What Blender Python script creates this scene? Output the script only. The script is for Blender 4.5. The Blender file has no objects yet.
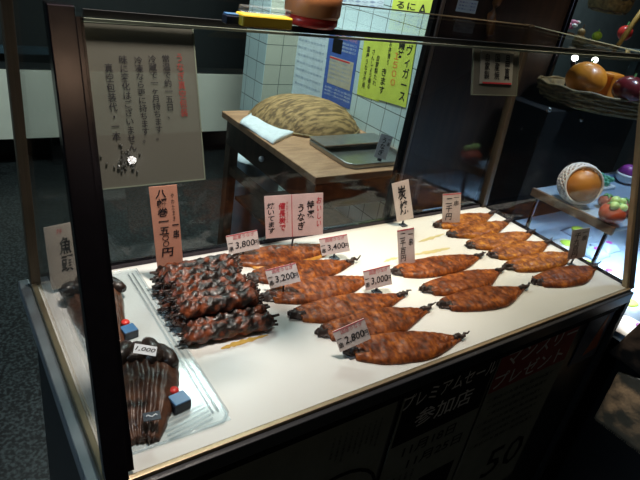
import bpy, math, random
from mathutils import Vector, Matrix, noise
random.seed(7)
C = bpy.context.scene.collection
T = 0.85                                   # height of the display board above the floor
D, H, SL, SB = 0.4607, 0.4966, 0.1693, 0.029   # case depth, height, lean of front glass, lean of back glass
W = 1.2

# ------------------------------------------------------------------ camera
CAM = Vector((-0.1162, -0.453, 0.5911 + T))
FPX = 554.07
ya, pi_, ro = -0.6751, 1.091, 0.1787
R = Matrix.Rotation(ya, 3, 'Z') @ Matrix.Rotation(pi_, 3, 'X') @ Matrix.Rotation(ro, 3, 'Z')
cam = bpy.data.cameras.new('camera')
cam.sensor_width = 36; cam.lens = FPX * 36 / 640; cam.clip_start = 0.02
co = bpy.data.objects.new('camera', cam); C.objects.link(co)
co.matrix_world = Matrix.Translation(CAM) @ R.to_4x4()
sc = bpy.context.scene
sc.camera = co
sc.view_settings.view_transform = 'Standard'; sc.view_settings.look = 'None'
sc.view_settings.gamma = 1; sc.view_settings.use_curve_mapping = False
sc.view_settings.exposure = 0.0
sc.cycles.max_bounces = 10; sc.cycles.transparent_max_bounces = 24
sc.cycles.caustics_reflective = False; sc.cycles.caustics_refractive = False

# ------------------------------------------------------------------ world and lights
w = bpy.data.worlds.new('world'); sc.world = w; w.use_nodes = True
w.node_tree.nodes['Background'].inputs[0].default_value = (0.35, 0.5, 0.6, 1)
w.node_tree.nodes['Background'].inputs[1].default_value = 0.012
def lamp(name, kind, loc, energy, color, size=0.2, target=None, spread=None, spot=None, blend=0.6):
    l = bpy.data.lights.new(name, kind); l.energy = energy; l.color = color
    if kind == 'AREA':
        l.size = size
        if spread: l.spread = math.radians(spread)
    else: l.shadow_soft_size = size
    if kind == 'SPOT': l.spot_size = math.radians(spot or 60); l.spot_blend = blend
    o = bpy.data.objects.new(name, l); C.objects.link(o); o.location = loc
    if target is not None:
        o.rotation_euler = (Vector(target) - Vector(loc)).to_track_quat('-Z', 'Y').to_euler()
    return o
lamp('case_lamp', 'SPOT', (0.25, 0.15, 2.25), 132, (1.0, 0.88, 0.80), 0.07, (0.25, 0.20, T), spot=50, blend=0.8)
lamp('case_lamp', 'SPOT', (1.02, 0.22, 2.25), 118, (1.0, 0.83, 0.62), 0.07, (1.03, 0.20, T), spot=46, blend=0.7)
lamp('kitchen_tube', 'AREA', (0.95, 1.5, 2.35), 28, (0.86, 1.0, 0.96), 0.4, (1.1, 1.9, 0.7), spread=150)
lamp('alley_lamp', 'POINT', (0.763, -2.2, 1.84), .45, (1.0, 0.95, 0.9), 0.022)
lamp('alley_lamp', 'POINT', (0.516, -2.2, 2.31), 3.5, (1.0, 0.75, 0.42), 0.06)
lamp('daylight_from_left', 'AREA', (-1.6, 0.2, 1.7), 4, (0.55, 0.78, 1.0), 0.8, (0, 0.2, 0.85), spread=100)
lamp('fruit_stand_lamp', 'SPOT', (1.9, 0.3, 2.1), 60, (0.55, 0.75, 1.0), 0.06, (1.6, 0.32, T), spot=55, blend=0.7)
lamp('lower_shelf_fill', 'AREA', (1.62, 0.16, T+.018), 3.2, (0.75, 0.88, 1.0), 0.25, (1.62, 0.16, T-.5), spread=150)  # added fill to brighten the packs below, no fixture there
lamp('side_wall_fill', 'AREA', (2.4, 1.1, 2.4), 6, (0.75, 0.95, 1.0), 0.3, (2.4, 1.3, 1.2), spread=120)  # added fill so the grey side wall is not dark
lamp('fruit_basket_lamp', 'SPOT', (2.1, 0.15, 2.2), 9, (1.0, 0.85, 0.55), 0.05, (2.0, 0.8, 1.2), spot=60, blend=0.7)

# ------------------------------------------------------------------ pixel -> point on a real plane
def ray(x, y): return R @ Vector(((x - 320) / FPX, (240 - y) / FPX, -1))
def at(x, y, X=None, Y=None, Z=None):
    d = ray(x, y)
    t = (X - CAM.x) / d.x if X is not None else (Y - CAM.y) / d.y if Y is not None else (Z - CAM.z) / d.z
    return CAM + t * d
def on_plane(x, y, p, n):
    d = ray(x, y); return CAM + d * ((p - CAM).dot(n) / d.dot(n))

# ------------------------------------------------------------------ materials
MATS = {}
def nodes(name):
    m = bpy.data.materials.new(name); m.use_nodes = True
    nt = m.node_tree; b = nt.nodes['Principled BSDF']; MATS[name] = m
    return m, nt, b
def pmat(name, col, rough=0.5, metal=0.0, col2=None, scale=20, bump=0.0, bscale=None, coat=0, detail=4, lo=.35, hi=.65, stretch=None, emit=None, alpha=None, spec=None, sss=0):
    m, nt, b = nodes(name); N = nt.nodes; L = nt.links
    b.inputs['Roughness'].default_value = rough; b.inputs['Metallic'].default_value = metal
    b.inputs['Base Color'].default_value = (*col, 1); b.inputs['Coat Weight'].default_value = coat
    b.inputs['Coat Roughness'].default_value = 0.15
    if spec is not None: b.inputs['Specular IOR Level'].default_value = spec
    if sss: b.inputs['Subsurface Weight'].default_value = sss; b.inputs['Subsurface Scale'].default_value = .01
    if alpha is not None: b.inputs['Alpha'].default_value = alpha
    if emit: b.inputs['Emission Color'].default_value = (*col, 1); b.inputs['Emission Strength'].default_value = emit
    tc = N.new('ShaderNodeTexCoord'); mp = N.new('ShaderNodeMapping'); L.new(tc.outputs['Object'], mp.inputs[0])
    if stretch: mp.inputs['Scale'].default_value = stretch
    no = N.new('ShaderNodeTexNoise'); no.inputs['Scale'].default_value = scale; no.inputs['Detail'].default_value = detail
    L.new(mp.outputs[0], no.inputs['Vector'])
    cr = N.new('ShaderNodeValToRGB'); cr.color_ramp.elements[0].position = lo; cr.color_ramp.elements[1].position = hi
    c2 = col2 if col2 else tuple(c * 0.85 for c in col)
    cr.color_ramp.elements[0].color = (*c2, 1); cr.color_ramp.elements[1].color = (*col, 1)
    L.new(no.outputs[0], cr.inputs[0]); L.new(cr.outputs[0], b.inputs['Base Color'])
    if bump:
        n2 = N.new('ShaderNodeTexNoise'); n2.inputs['Scale'].default_value = bscale or scale; n2.inputs['Detail'].default_value = 5
        L.new(mp.outputs[0], n2.inputs['Vector'])
        bp = N.new('ShaderNodeBump'); bp.inputs['Strength'].default_value = bump; bp.inputs['Distance'].default_value = 0.003
        L.new(n2.outputs[0], bp.inputs['Height']); L.new(bp.outputs[0], b.inputs['Normal'])
    return m
def glass(name, tint=(.965, .975, .97), ior=1.45, rough=0.0, haze=0.0, hazecol=(.5, .5, .5)):
    m = bpy.data.materials.new(name); m.use_nodes = True; nt = m.node_tree; N = nt.nodes; L = nt.links
    N.remove(N['Principled BSDF']); out = N['Material Output']
    tr = N.new('ShaderNodeBsdfTransparent'); tr.inputs[0].default_value = (*tint, 1)
    gl = N.new('ShaderNodeBsdfGlossy'); gl.inputs['Roughness'].default_value = rough
    fr = N.new('ShaderNodeFresnel'); geo = N.new('ShaderNodeNewGeometry')   # thin-pane Fresnel, the same from both faces
    mr = N.new('ShaderNodeMapRange'); mr.inputs['To Min'].default_value = ior; mr.inputs['To Max'].default_value = 1/ior
    L.new(geo.outputs['Backfacing'], mr.inputs['Value']); L.new(mr.outputs[0], fr.inputs[0])
    mx = N.new('ShaderNodeMixShader'); L.new(fr.outputs[0], mx.inputs[0]); L.new(tr.outputs[0], mx.inputs[1]); L.new(gl.outputs[0], mx.inputs[2])
    last = mx
    if haze:
        df = N.new('ShaderNodeBsdfDiffuse'); df.inputs[0].default_value = (*hazecol, 1)
        m2 = N.new('ShaderNodeMixShader'); m2.inputs[0].default_value = haze
        L.new(mx.outputs[0], m2.inputs[1]); L.new(df.outputs[0], m2.inputs[2]); last = m2
    L.new(last.outputs[0], out.inputs['Surface']); MATS[name] = m
    return m
GL = glass('case_glass')
GLE = pmat('glass_edge', (.30, .34, .26), .25, coat=.3)
ACR = glass('sign_acrylic', (.72, .74, .70), haze=.60, hazecol=(.26, .25, .21), rough=.12)
WRAP = glass('clear_plastic', (.93, .96, .97), 1.5, rough=.12, haze=.05, hazecol=(.8, .85, .9))
STEEL = pmat('dark_steel', (.050, .042, .050), .20, .95, bump=.02, scale=60)
BRASS = pmat('tan_metal', (.34, .27, .17), .35, .75)
ALU = pmat('aluminium', (.62, .68, .72), .3, .9)
BLACK = pmat('black_panel', (.012, .013, .015), .35)
BLACKM = pmat('black_matt', (.004, .004, .005), .9, spec=.2)
RUBBER = pmat('black_rubber', (.01, .01, .01), .6)
BOARD = pmat('white_board', (.78, .765, .73), .34, col2=(.75, .735, .69), scale=6)
def eelmat(name, a, b_, dark):
    m, nt, b = nodes(name); N = nt.nodes; L = nt.links
    tc = N.new('ShaderNodeTexCoord'); oi = N.new('ShaderNodeObjectInfo')
    ad = N.new('ShaderNodeVectorMath'); ad.operation = 'ADD'; L.new(tc.outputs['Object'], ad.inputs[0]); L.new(oi.outputs['Random'], ad.inputs[1])
    def nz(s, det, st=(1, 1, 1)):
        mp = N.new('ShaderNodeMapping'); mp.inputs['Scale'].default_value = st; L.new(ad.outputs[0], mp.inputs[0])
        n = N.new('ShaderNodeTexNoise'); n.inputs['Scale'].default_value = s; n.inputs['Detail'].default_value = det; L.new(mp.outputs[0], n.inputs['Vector']); return n
    n1 = nz(45, 6); n2 = nz(170, 4, (1, .45, 1)); n3 = nz(28, 3)
    cr = N.new('ShaderNodeValToRGB'); e = cr.color_ramp.elements
    e[0].position = .36; e[0].color = (*dark, 1); e[1].position = .68; e[1].color = (*b_, 1)
    k = e.new(.5); k.color = (*a, 1)
    ma = N.new('ShaderNodeMath'); ma.operation = 'MULTIPLY_ADD'; L.new(n2.outputs[0], ma.inputs[0]); ma.inputs[1].default_value = .5
    mb_ = N.new('ShaderNodeMath'); mb_.operation = 'MULTIPLY'; L.new(n1.outputs[0], mb_.inputs[0]); mb_.inputs[1].default_value = .5
    L.new(mb_.outputs[0], ma.inputs[2]); L.new(ma.outputs[0], cr.inputs[0])
    r3 = N.new('ShaderNodeValToRGB'); r3.color_ramp.elements[0].position = .30; r3.color_ramp.elements[1].position = .50
    r3.color_ramp.elements[0].color = (.42, .30, .25, 1); r3.color_ramp.elements[1].color = (1, 1, 1, 1); L.new(n3.outputs[0], r3.inputs[0])
    mu = N.new('ShaderNodeMixRGB'); mu.blend_type = 'MULTIPLY'; mu.inputs[0].default_value = 1
    L.new(cr.outputs[0], mu.inputs[1]); L.new(r3.outputs[0], mu.inputs[2]); L.new(mu.outputs[0], b.inputs['Base Color'])
    b.inputs['Roughness'].default_value = .5; b.inputs['Specular IOR Level'].default_value = .3; b.inputs['Coat Weight'].default_value = .10; b.inputs['Coat Roughness'].default_value = .2
    bp = N.new('ShaderNodeBump'); bp.inputs['Strength'].default_value = .7; bp.inputs['Distance'].default_value = .0025
    L.new(ma.outputs[0], bp.inputs['Height']); L.new(bp.outputs[0], b.inputs['Normal'])
    return m
EEL = eelmat('glazed_eel', (.20, .046, .008), (.50, .15, .02), (.055, .015, .004))
EELG = eelmat('golden_eel', (.30, .088, .011), (.66, .28, .035), (.10, .026, .005))
EELD = pmat('eel_skin', (.035, .014, .009), .5, col2=(.012, .006, .005), scale=120, bump=.5, coat=.12)
EELY = pmat('eel_flank', (.72, .38, .06), .4, col2=(.5, .16, .03), scale=80, coat=.4)
ROLL = pmat('roll_glaze', (.23, .05, .014), .42, col2=(.008, .004, .003), scale=60, bump=.8, bscale=150, coat=.18, lo=.46, hi=.66)
BURD = pmat('burdock', (.05, .02, .012), .4, col2=(.015, .009, .007), scale=100, coat=.4)
HEADM = pmat('bundle_glaze', (.105, .042, .020), .40, col2=(.035, .015, .010), scale=55, bump=.6, bscale=130, coat=.15)
HEADD = pmat('bundle_dark', (.035, .02, .014), .38, col2=(.01, .006, .005), scale=70, bump=.7, coat=.2)
PINK = pmat('pink_card', (.80, .56, .52), .7)
PALEPINK = pmat('pale_card', (.78, .66, .62), .7)
SALMON = pmat('salmon_card', (.72, .32, .21), .7)
CREAM = pmat('cream_card', (.66, .60, .52), .7)
INK = pmat('black_ink', (.012, .010, .014), .6)
REDINK = pmat('red_ink', (.62, .03, .05), .6)
PINKINK = pmat('red_strip', (.62, .10, .12), .6)
CLIP = pmat('grey_clip', (.10, .11, .13), .3, .4)
YEL = pmat('yellow_paper', (.62, .74, .10), .75)
BLUEP = pmat('blue_print', (.06, .13, .45), .6)
WHITEP = pmat('white_paper', (.62, .74, .80), .75)
GREYP = pmat('grey_print', (.30, .38, .52), .75)
TAN = pmat('beige_print', (.48, .46, .36), .7)
ORG = pmat('orange_print', (.8, .28, .05), .7)
WOOD = pmat('table_wood', (.50, .29, .16), .5, col2=(.33, .18, .10), scale=9, stretch=(1, 5, 1), bump=.1)
WOODD = pmat('brown_wood', (.16, .10, .06), .55, col2=(.09, .055, .035), scale=10, stretch=(4, 4, .6))
DKWOOD = pmat('dark_wood', (.045, .022, .014), .5, col2=(.022, .012, .009), scale=7, stretch=(5, 5, .4))
ORWOOD = pmat('orange_wood', (.30, .115, .035), .45, col2=(.16, .06, .02), scale=12, stretch=(4, 4, .5))
TOWEL = pmat('towel', (.74, .80, .84), .9, bump=.4, scale=60, bscale=300)
ZARU = pmat('bamboo_weave', (.46, .29, .12), .7, col2=(.15, .09, .035), scale=16, stretch=(1, 5, 3), bump=.9, bscale=160, lo=.4, hi=.6)
BSTEEL = pmat('tray_steel', (.38, .39, .38), .28, .85)
WICK = pmat('wicker', (.32, .22, .09), .6, col2=(.13, .085, .035), scale=60, bump=.5)
ORANGE = pmat('orange_skin', (.80, .30, .02), .4, col2=(.62, .19, .015), scale=12, coat=.2)
MANGO = pmat('melon_skin', (.52, .22, .03), .45, col2=(.40, .14, .02), scale=10)
APPLE = pmat('apple_skin', (.20, .018, .022), .25, col2=(.11, .01, .014), scale=14, coat=.4)
TOM = pmat('tomato_skin', (.45, .09, .03), .4, col2=(.34, .045, .02), scale=8, coat=.3)
GREEN = pmat('leaf_green', (.22, .55, .20), .5, col2=(.10, .34, .12), scale=40)
MINT = pmat('mint_green', (.25, .68, .48), .5, col2=(.12, .42, .25), scale=90)
LIME = pmat('lime_green', (.50, .72, .08), .5, col2=(.35, .58, .05), scale=20)
NET = pmat('foam_net', (.85, .86, .88), .7)
PURPLE = pmat('purple_skin', (.40, .06, .38), .4, col2=(.22, .03, .25), scale=30)
PALEBL = pmat('pale_blue_shelf', (.30, .42, .56), .35, col2=(.26, .37, .50), scale=5)
WHITE = pmat('white_plastic', (.80, .84, .88), .35)
REDP = pmat('red_plastic', (.70, .04, .03), .3)
BLUEB = pmat('blue_lid', (.06, .17, .34), .3)
NAVY = pmat('navy_box', (.015, .022, .04), .35)
YELP = pmat('yellow_plastic', (.78, .52, .04), .4)
COPPER = pmat('orange_jar', (.80, .30, .11), .35, coat=.3)
GREYW = pmat('grey_wall', (.17, .20, .20), .8)
GREYB = pmat('grey_board', (.80, .82, .72), .75, col2=(.70, .73, .64), scale=4)
DARKW = pmat('dark_wall', (.012, .018, .020), .7)
BLUEBAND = pmat('blue_band', (.03, .07, .10), .6)
BROWNC = pmat('brown_cloth', (.035, .022, .015), .85, bump=.3, scale=90)
BEIGEC = pmat('beige_cloth', (.34, .25, .16), .9, bump=.4, scale=90)
SAUCE = pmat('sauce', (.66, .42, .10), .25, coat=.3)
SAUCEL = pmat('pale_sauce', (.70, .60, .30), .28)
SHADEPAPER = pmat('shaded_poster', (.17, .185, .16), .7)  # poster paper with the front panel's shade put into its colour
REDPOST = pmat('red_poster', (.20, .025, .025), .7)
DIMW = pmat('poster_print', (.55, .55, .55), .7)
GLINT = pmat('glint', (1, .97, .9), .4, emit=14)  # glow standing in for lamps reflected in the side glass
PINKF = pmat('pink_flower', (.80, .30, .48), .6)
# granite floor
m, nt, b = nodes('granite_floor'); N = nt.nodes; L = nt.links
tc = N.new('ShaderNodeTexCoord'); vo = N.new('ShaderNodeTexNoise'); vo.inputs['Scale'].default_value = 95; vo.inputs['Detail'].default_value = 6
L.new(tc.outputs['Object'], vo.inputs['Vector']); cr = N.new('ShaderNodeValToRGB')
cr.color_ramp.elements[0].position = .44; cr.color_ramp.elements[0].color = (.003, .004, .005, 1)
cr.color_ramp.elements[1].position = .62; cr.color_ramp.elements[1].color = (.04, .052, .055, 1)
L.new(vo.outputs[0], cr.inputs[0]); L.new(cr.outputs[0], b.inputs['Base Color']); b.inputs['Roughness'].default_value = .45
GRAN = m
# square wall tiles, grout on a world grid
def tiles(name, axis, off, size=.098, zoff=0.0):
    m, nt, b = nodes(name); N = nt.nodes; L = nt.links
    tc = N.new('ShaderNodeTexCoord'); sp = N.new('ShaderNodeSeparateXYZ'); L.new(tc.outputs['Object'], sp.inputs[0])
    fs = []
    for a, o in ((axis, off), (2, zoff)):
        s = N.new('ShaderNodeMath'); s.operation = 'MULTIPLY_ADD'; L.new(sp.outputs[a], s.inputs[0]); s.inputs[1].default_value = 1 / size; s.inputs[2].default_value = 100 + o
        f = N.new('ShaderNodeMath'); f.operation = 'FRACT'; L.new(s.outputs[0], f.inputs[0])
        g = N.new('ShaderNodeMath'); g.operation = 'LESS_THAN'; L.new(f.outputs[0], g.inputs[0]); g.inputs[1].default_value = .035; fs.append(g)
    mx = N.new('ShaderNodeMath'); mx.operation = 'MAXIMUM'; L.new(fs[0].outputs[0], mx.inputs[0]); L.new(fs[1].outputs[0], mx.inputs[1])
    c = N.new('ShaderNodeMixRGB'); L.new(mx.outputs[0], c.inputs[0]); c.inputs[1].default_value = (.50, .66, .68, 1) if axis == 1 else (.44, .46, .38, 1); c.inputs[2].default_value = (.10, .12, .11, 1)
    L.new(c.outputs[0], b.inputs['Base Color']); b.inputs['Roughness'].default_value = .25
    return m
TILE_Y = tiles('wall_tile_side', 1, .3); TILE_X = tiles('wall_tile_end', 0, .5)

# ------------------------------------------------------------------ mesh building (everything in world coordinates)
WM = {}
class MB:
    def __init__(s): s.v = []; s.f = []
    def add(s, vs, fs):
        k = len(s.v); s.v += [Vector(p) for p in vs]; s.f += [tuple(i + k for i in f) for f in fs]; return s
    def box(s, lo, hi, M=None):
        x0, y0, z0 = lo; x1, y1, z1 = hi
        vs = [Vector(p) for p in ((x0,y0,z0),(x1,y0,z0),(x1,y1,z0),(x0,y1,z0),(x0,y0,z1),(x1,y0,z1),(x1,y1,z1),(x0,y1,z1))]
        if M: vs = [M @ p for p in vs]
        return s.add(vs, [(0,3,2,1),(4,5,6,7),(0,1,5,4),(1,2,6,5),(2,3,7,6),(3,0,4,7)])
    def hexa(s, b4, t4):
        return s.add(list(b4) + list(t4), [(0,3,2,1),(4,5,6,7),(0,1,5,4),(1,2,6,5),(2,3,7,6),(3,0,4,7)])
    def beam(s, p, q, wx, wy, up=(0, 0, 1)):
        p = Vector(p); q = Vector(q); d = (q - p).normalized(); a = d.cross(Vector(up))
        a = a.normalized() if a.length > 1e-5 else Vector((1, 0, 0)); c = d.cross(a).normalized()
        a *= wx / 2; c *= wy / 2
        return s.hexa([p-a-c, p+a-c, p+a+c, p-a+c], [q-a-c, q+a-c, q+a+c, q-a+c])
    def tube(s, pts, rad, n=10, close=False):
        pts = [Vector(p) for p in pts]; rs = rad if isinstance(rad, (list, tuple)) else [rad] * len(pts)
        vs = []; m = len(pts)
        for i, p in enumerate(pts):
            if close: d = (pts[(i+1) % m] - pts[i-1]).normalized()
            else: d = (pts[min(i+1, m-1)] - pts[max(i-1, 0)]).normalized()
            a = d.cross(Vector((0, 0, 1)));  a = a.normalized() if a.length > .05 else d.cross(Vector((0, 1, 0))).normalized()
            c = a.cross(d)
            for j in range(n):
                t = 2 * math.pi * j / n; vs.append(p + (a * math.cos(t) + c * math.sin(t)) * rs[i])
        fs = []
        for i in range(m if close else m - 1):
            for j in range(n):
                k = (i+1) % m; fs.append((i*n+j, i*n+(j+1) % n, k*n+(j+1) % n, k*n+j))
        if not close: fs += [tuple(range(n-1, -1, -1)), tuple(range((m-1)*n, m*n))]
        return s.add(vs, fs)
    def lathe(s, prof, c=(0, 0, 0), n=24, M=None, sx=1, sy=1, wob=None):
        c = Vector(c); vs = []
        for k, (r, z) in enumerate(prof):
            for j in range(n):
                t = 2*math.pi*j/n; rr = r * (wob(t, z) if wob else 1)
                p = Vector((rr*math.cos(t)*sx, rr*math.sin(t)*sy, z))
                vs.append(c + (M @ p if M else p))
        fs = [(k*n+j, k*n+(j+1) % n, (k+1)*n+(j+1) % n, (k+1)*n+j) for k in range(len(prof)-1) for j in range(n)]
        if prof[0][0] > 1e-6: fs.append(tuple(range(n-1, -1, -1)))
        if prof[-1][0] > 1e-6: fs.append(tuple(range((len(prof)-1)*n, len(prof)*n)))
        return s.add(vs, fs)
    def ball(s, c, r, n=16, sx=1, sy=1, sz=1, wob=None, M=None):
        k = n // 2
        return s.lathe([(max(1e-7, r*math.sin(math.pi*i/k)), -r*sz*math.cos(math.pi*i/k)) for i in range(k+1)], c, n, M, sx, sy, wob)
    def slab(s, outline, z0, z1):
        n = len(outline); vs = [(x, y, z0) for x, y in outline] + [(x, y, z1) for x, y in outline]
        return s.add(vs, [tuple(range(n-1, -1, -1)), tuple(range(n, 2*n))] + [(i, (i+1) % n, n+(i+1) % n, n+i) for i in range(n)])
    def surf(s, fn, nu, nv, th=None):
        """closed sheet: fn(u,v)->top point, th(u,v)->bottom point"""
        top = [fn(i/nu, j/nv) for i in range(nu+1) for j in range(nv+1)]
        I = lambda i, j: i*(nv+1)+j
        fs = [(I(i,j), I(i+1,j), I(i+1,j+1), I(i,j+1)) for i in range(nu) for j in range(nv)]
        if th:
            bot = [th(i/nu, j/nv) for i in range(nu+1) for j in range(nv+1)]; o = len(top)
            fs += [tuple(o+k for k in (I(i,j), I(i,j+1), I(i+1,j+1), I(i+1,j))) for i in range(nu) for j in range(nv)]
            for i in range(nu):
                fs += [(I(i,0), o+I(i,0), o+I(i+1,0), I(i+1,0)), (I(i,nv), I(i+1,nv), o+I(i+1,nv), o+I(i,nv))]
            for j in range(nv):
                fs += [(I(0,j), I(0,j+1), o+I(0,j+1), o+I(0,j)), (I(nu,j), o+I(nu,j), o+I(nu,j+1), I(nu,j+1))]
            top = top + bot
        return s.add(top, fs)
    def move(s, M): s.v = [M @ p for p in s.v]; return s
    def build(s, name, mat, parent=None, smooth=False, bevel=0, kind=None):
        me = bpy.data.meshes.new(name)
        if parent is not None: base = WM[parent]
        else:
            lo = [min(p[i] for p in s.v) for i in range(3)]; hi = [max(p[i] for p in s.v) for i in range(3)]
            base = Matrix.Translation(((lo[0]+hi[0])/2, (lo[1]+hi[1])/2, lo[2]))
        inv = base.inverted()
        me.from_pydata([inv @ p for p in s.v], [], s.f); me.validate(); me.materials.append(mat)
        import bmesh
        bm = bmesh.new(); bm.from_mesh(me); bmesh.ops.recalc_face_normals(bm, faces=bm.faces); bm.to_mesh(me); bm.free()
        if smooth:
            for p in me.polygons: p.use_smooth = True
        o = bpy.data.objects.new(name, me); C.objects.link(o)
        if parent is not None: o.parent = parent; WM[o] = base
        else: o.matrix_world = base; WM[o] = base
        if bevel:
            bv = o.modifiers.new('bevel', 'BEVEL'); bv.width = bevel; bv.segments = 2; bv.limit_method = 'ANGLE'
        if kind: o['kind'] = kind
        return o
def tag(o, label, cat, group=None, kind=None):
    o['label'] = label; o['category'] = cat
    if group: o['group'] = group
    if kind: o['kind'] = kind
    return o
def thing(name, label, cat, loc=(0, 0, 0), group=None, M=None):
    o = bpy.data.objects.new(name, None); C.objects.link(o); o.empty_display_size = .02
    m = M if M is not None else Matrix.Translation(loc); o.matrix_world = m; WM[o] = m
    return tag(o, label, cat, group)
def struct(name, mb, mat, **k):
    o = mb.build(name, mat, **k); o['kind'] = 'structure'; return o
def glyphs(body, size, mat, parent, M, name='lettering', cx=0, cz=0, spacing=1.0, bold=0.0, slant=0, fit=None):
    """text in the XZ plane of frame M, facing -Y, centred on (cx, cz); fit=(w,h) squeezes it to that size"""
    cu = bpy.data.curves.new('t', 'FONT'); cu.body = body; cu.size = size; cu.align_x = 'CENTER'; cu.space_line = spacing
    cu.offset = min(bold*(.35), size*.02); cu.shear = slant; cu.resolution_u = 2
    ob = bpy.data.objects.new('t', cu); C.objects.link(ob); bpy.context.view_layer.update()
    me = bpy.data.meshes.new_from_object(ob.evaluated_get(bpy.context.evaluated_depsgraph_get()))
    bpy.data.objects.remove(ob)
    if not len(me.vertices): return None
    if fit and fit[0]: fit = (fit[0]*1.12, fit[1])
    xs = [v.co.x for v in me.vertices]; ys = [v.co.y for v in me.vertices]
    mx = (min(xs)+max(xs))/2; my = (min(ys)+max(ys))/2
    kx = ky = 1
    if fit:
        if fit[0]: kx = fit[0]/max(1e-5, max(xs)-min(xs))
        if fit[1]: ky = fit[1]/max(1e-5, max(ys)-min(ys))
        if not fit[0]: kx = ky
        if not fit[1]: ky = kx
    mb = MB(); mb.add([M @ Vector(((v.co.x-mx)*kx+cx, -.0006, (v.co.y-my)*ky+cz)) for v in me.vertices], [tuple(p.vertices) for p in me.polygons])
    return mb.build(name, mat, parent)
def vert(s): return '\n'.join(s)
def frame_from(px4, p0, n):
    """px4 = TL, TR, BR, BL pixels of a real rectangle lying in plane (p0, n); returns frame (origin bottom centre), w, h"""
    tl, tr, br, bl = [on_plane(x, y, p0, n) for x, y in px4]
    ex = ((tr-tl)+(br-bl)).normalized(); up = ((tl-bl)+(tr-br)); up = (up - ex*up.dot(ex)).normalized()
    w_ = ((tr-tl).length+(br-bl).length)/2; h_ = ((tl-bl).length+(tr-br).length)/2
    c = (tl+tr+br+bl)/4 - up*h_/2; yy = up.cross(ex)
    M = Matrix((( ex.x, yy.x, up.x, c.x), (ex.y, yy.y, up.y, c.y), (ex.z, yy.z, up.z, c.z), (0, 0, 0, 1)))
    return M, w_, h_
def rect(mb, M, x0, x1, z0, z1, y0=0, y1=.001): return mb.box((x0, y0, z0), (x1, y1, z1), M)

exec_parts = []
# ================================================================== SETTING
struct('floor', MB().box((-3, -3.2, -.05), (4.2, 3.6, 0)), GRAN)
struct('ceiling', MB().box((-3, -3.2, 2.6), (4.2, 3.6, 2.65)), GREYW)
struct('wall_back', MB().box((-3, 3.25, 0), (4.2, 3.35, 2.6)), DARKW)
YC = at(296, 58, X=1.5).y
struct('wall_right', MB().box((1.5, .80, 0), (1.6, YC, 2.6)), TILE_Y)
Y2 = at(247, 31, X=1.32).y
struct('wall_corner', MB().box((1.322, YC, 0), (1.6, YC+.02, 2.6)), TILE_X)
struct('wall_recess', MB().box((1.32, YC+.0005, 0), (1.34, Y2, 2.6)), TILE_Y)
# ================================================================== DISPLAY CASE
case = thing('display_case', 'glass display case with dark metal posts holding the grilled eels', 'display case', (W/2, D/2, 0))
MB().box((-.004, .004, 0), (W+.004, D+.01, T-.012)).build('base_cabinet', BLACK, case, bevel=.003)
# front ledge and bright lip under the board
MB().box((-.006, -.012, T-.034), (W+.006, .003, T-.0065)).build('front_ledge', BLACK, case, bevel=.002)
MB().box((-.004, -.004, T-.006), (W+.004, .004, T+.0005)).build('front_lip', BRASS, case, bevel=.001)
MB().box((-.006, -.006, T-.055), (W+.006, .0035, T-.036)).build('lower_rail', BLACKM, case)
MB().box((-.022, -.004, T-.030), (-.005, D+.02, T-.004)).add([], []).build('side_rail', ALU, case, bevel=.002)
MB().box((-.005, 0, T-.010), (.003, D, T+.004)).build('side_rail', BRASS, case, bevel=.001)
MB().box((W-.002, 0, T-.012), (W+.012, D+.01, T+.004)).build('side_rail', STEEL, case, bevel=.001)
MB().box((0, D-.004, T-.012), (W, D+.010, T+.010)).build('back_rail', STEEL, case, bevel=.001)
MB().box((.004, .004, T-.012), (W-.002, D-.004, T)).build('display_board', BOARD, case)
def lean(x, y, f, back=False):   # point at height fraction f on the leaning front / back plane
    return Vector((x, y + (SB if back else SL)*f, T + H*f))
def pane(name, a, b_, c, d, t=.004, nrm=None, mat=GL):
    n = nrm or (b_-a).cross(d-a).normalized(); mb = MB(); mb.hexa([a, b_, c, d], [p+n*t for p in (a, b_, c, d)]); return mb.build(name, mat, case)
pane('front_glass', lean(.028, 0, .004), lean(W-.012, 0, .004), lean(W-.012, 0, .996), lean(.028, 0, .996), nrm=Vector((0, .946, -.32)))
pane('back_glass', lean(.01, D, .02, True), lean(W-.01, D, .02, True), lean(W-.01, D, .996, True), lean(.01, D, .996, True), nrm=Vector((0, 1, -.06)))
pane('top_glass', lean(0, 0, 1), lean(W, 0, 1), lean(W, D, 1, True), lean(0, D, 1, True), nrm=Vector((0, 0, 1)))
pane('side_glass', lean(.002, .018, .006), lean(.002, D-.012, .01, True), lean(.002, D-.012, .996, True), lean(.002, .018, .996), nrm=Vector((1, 0, 0)), t=.003)
pane('side_glass', lean(W-.004, .018, .006), lean(W-.004, D-.012, .01, True), lean(W-.004, D-.012, .996, True), lean(W-.004, .018, .996), nrm=Vector((1, 0, 0)), t=.003)
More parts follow.
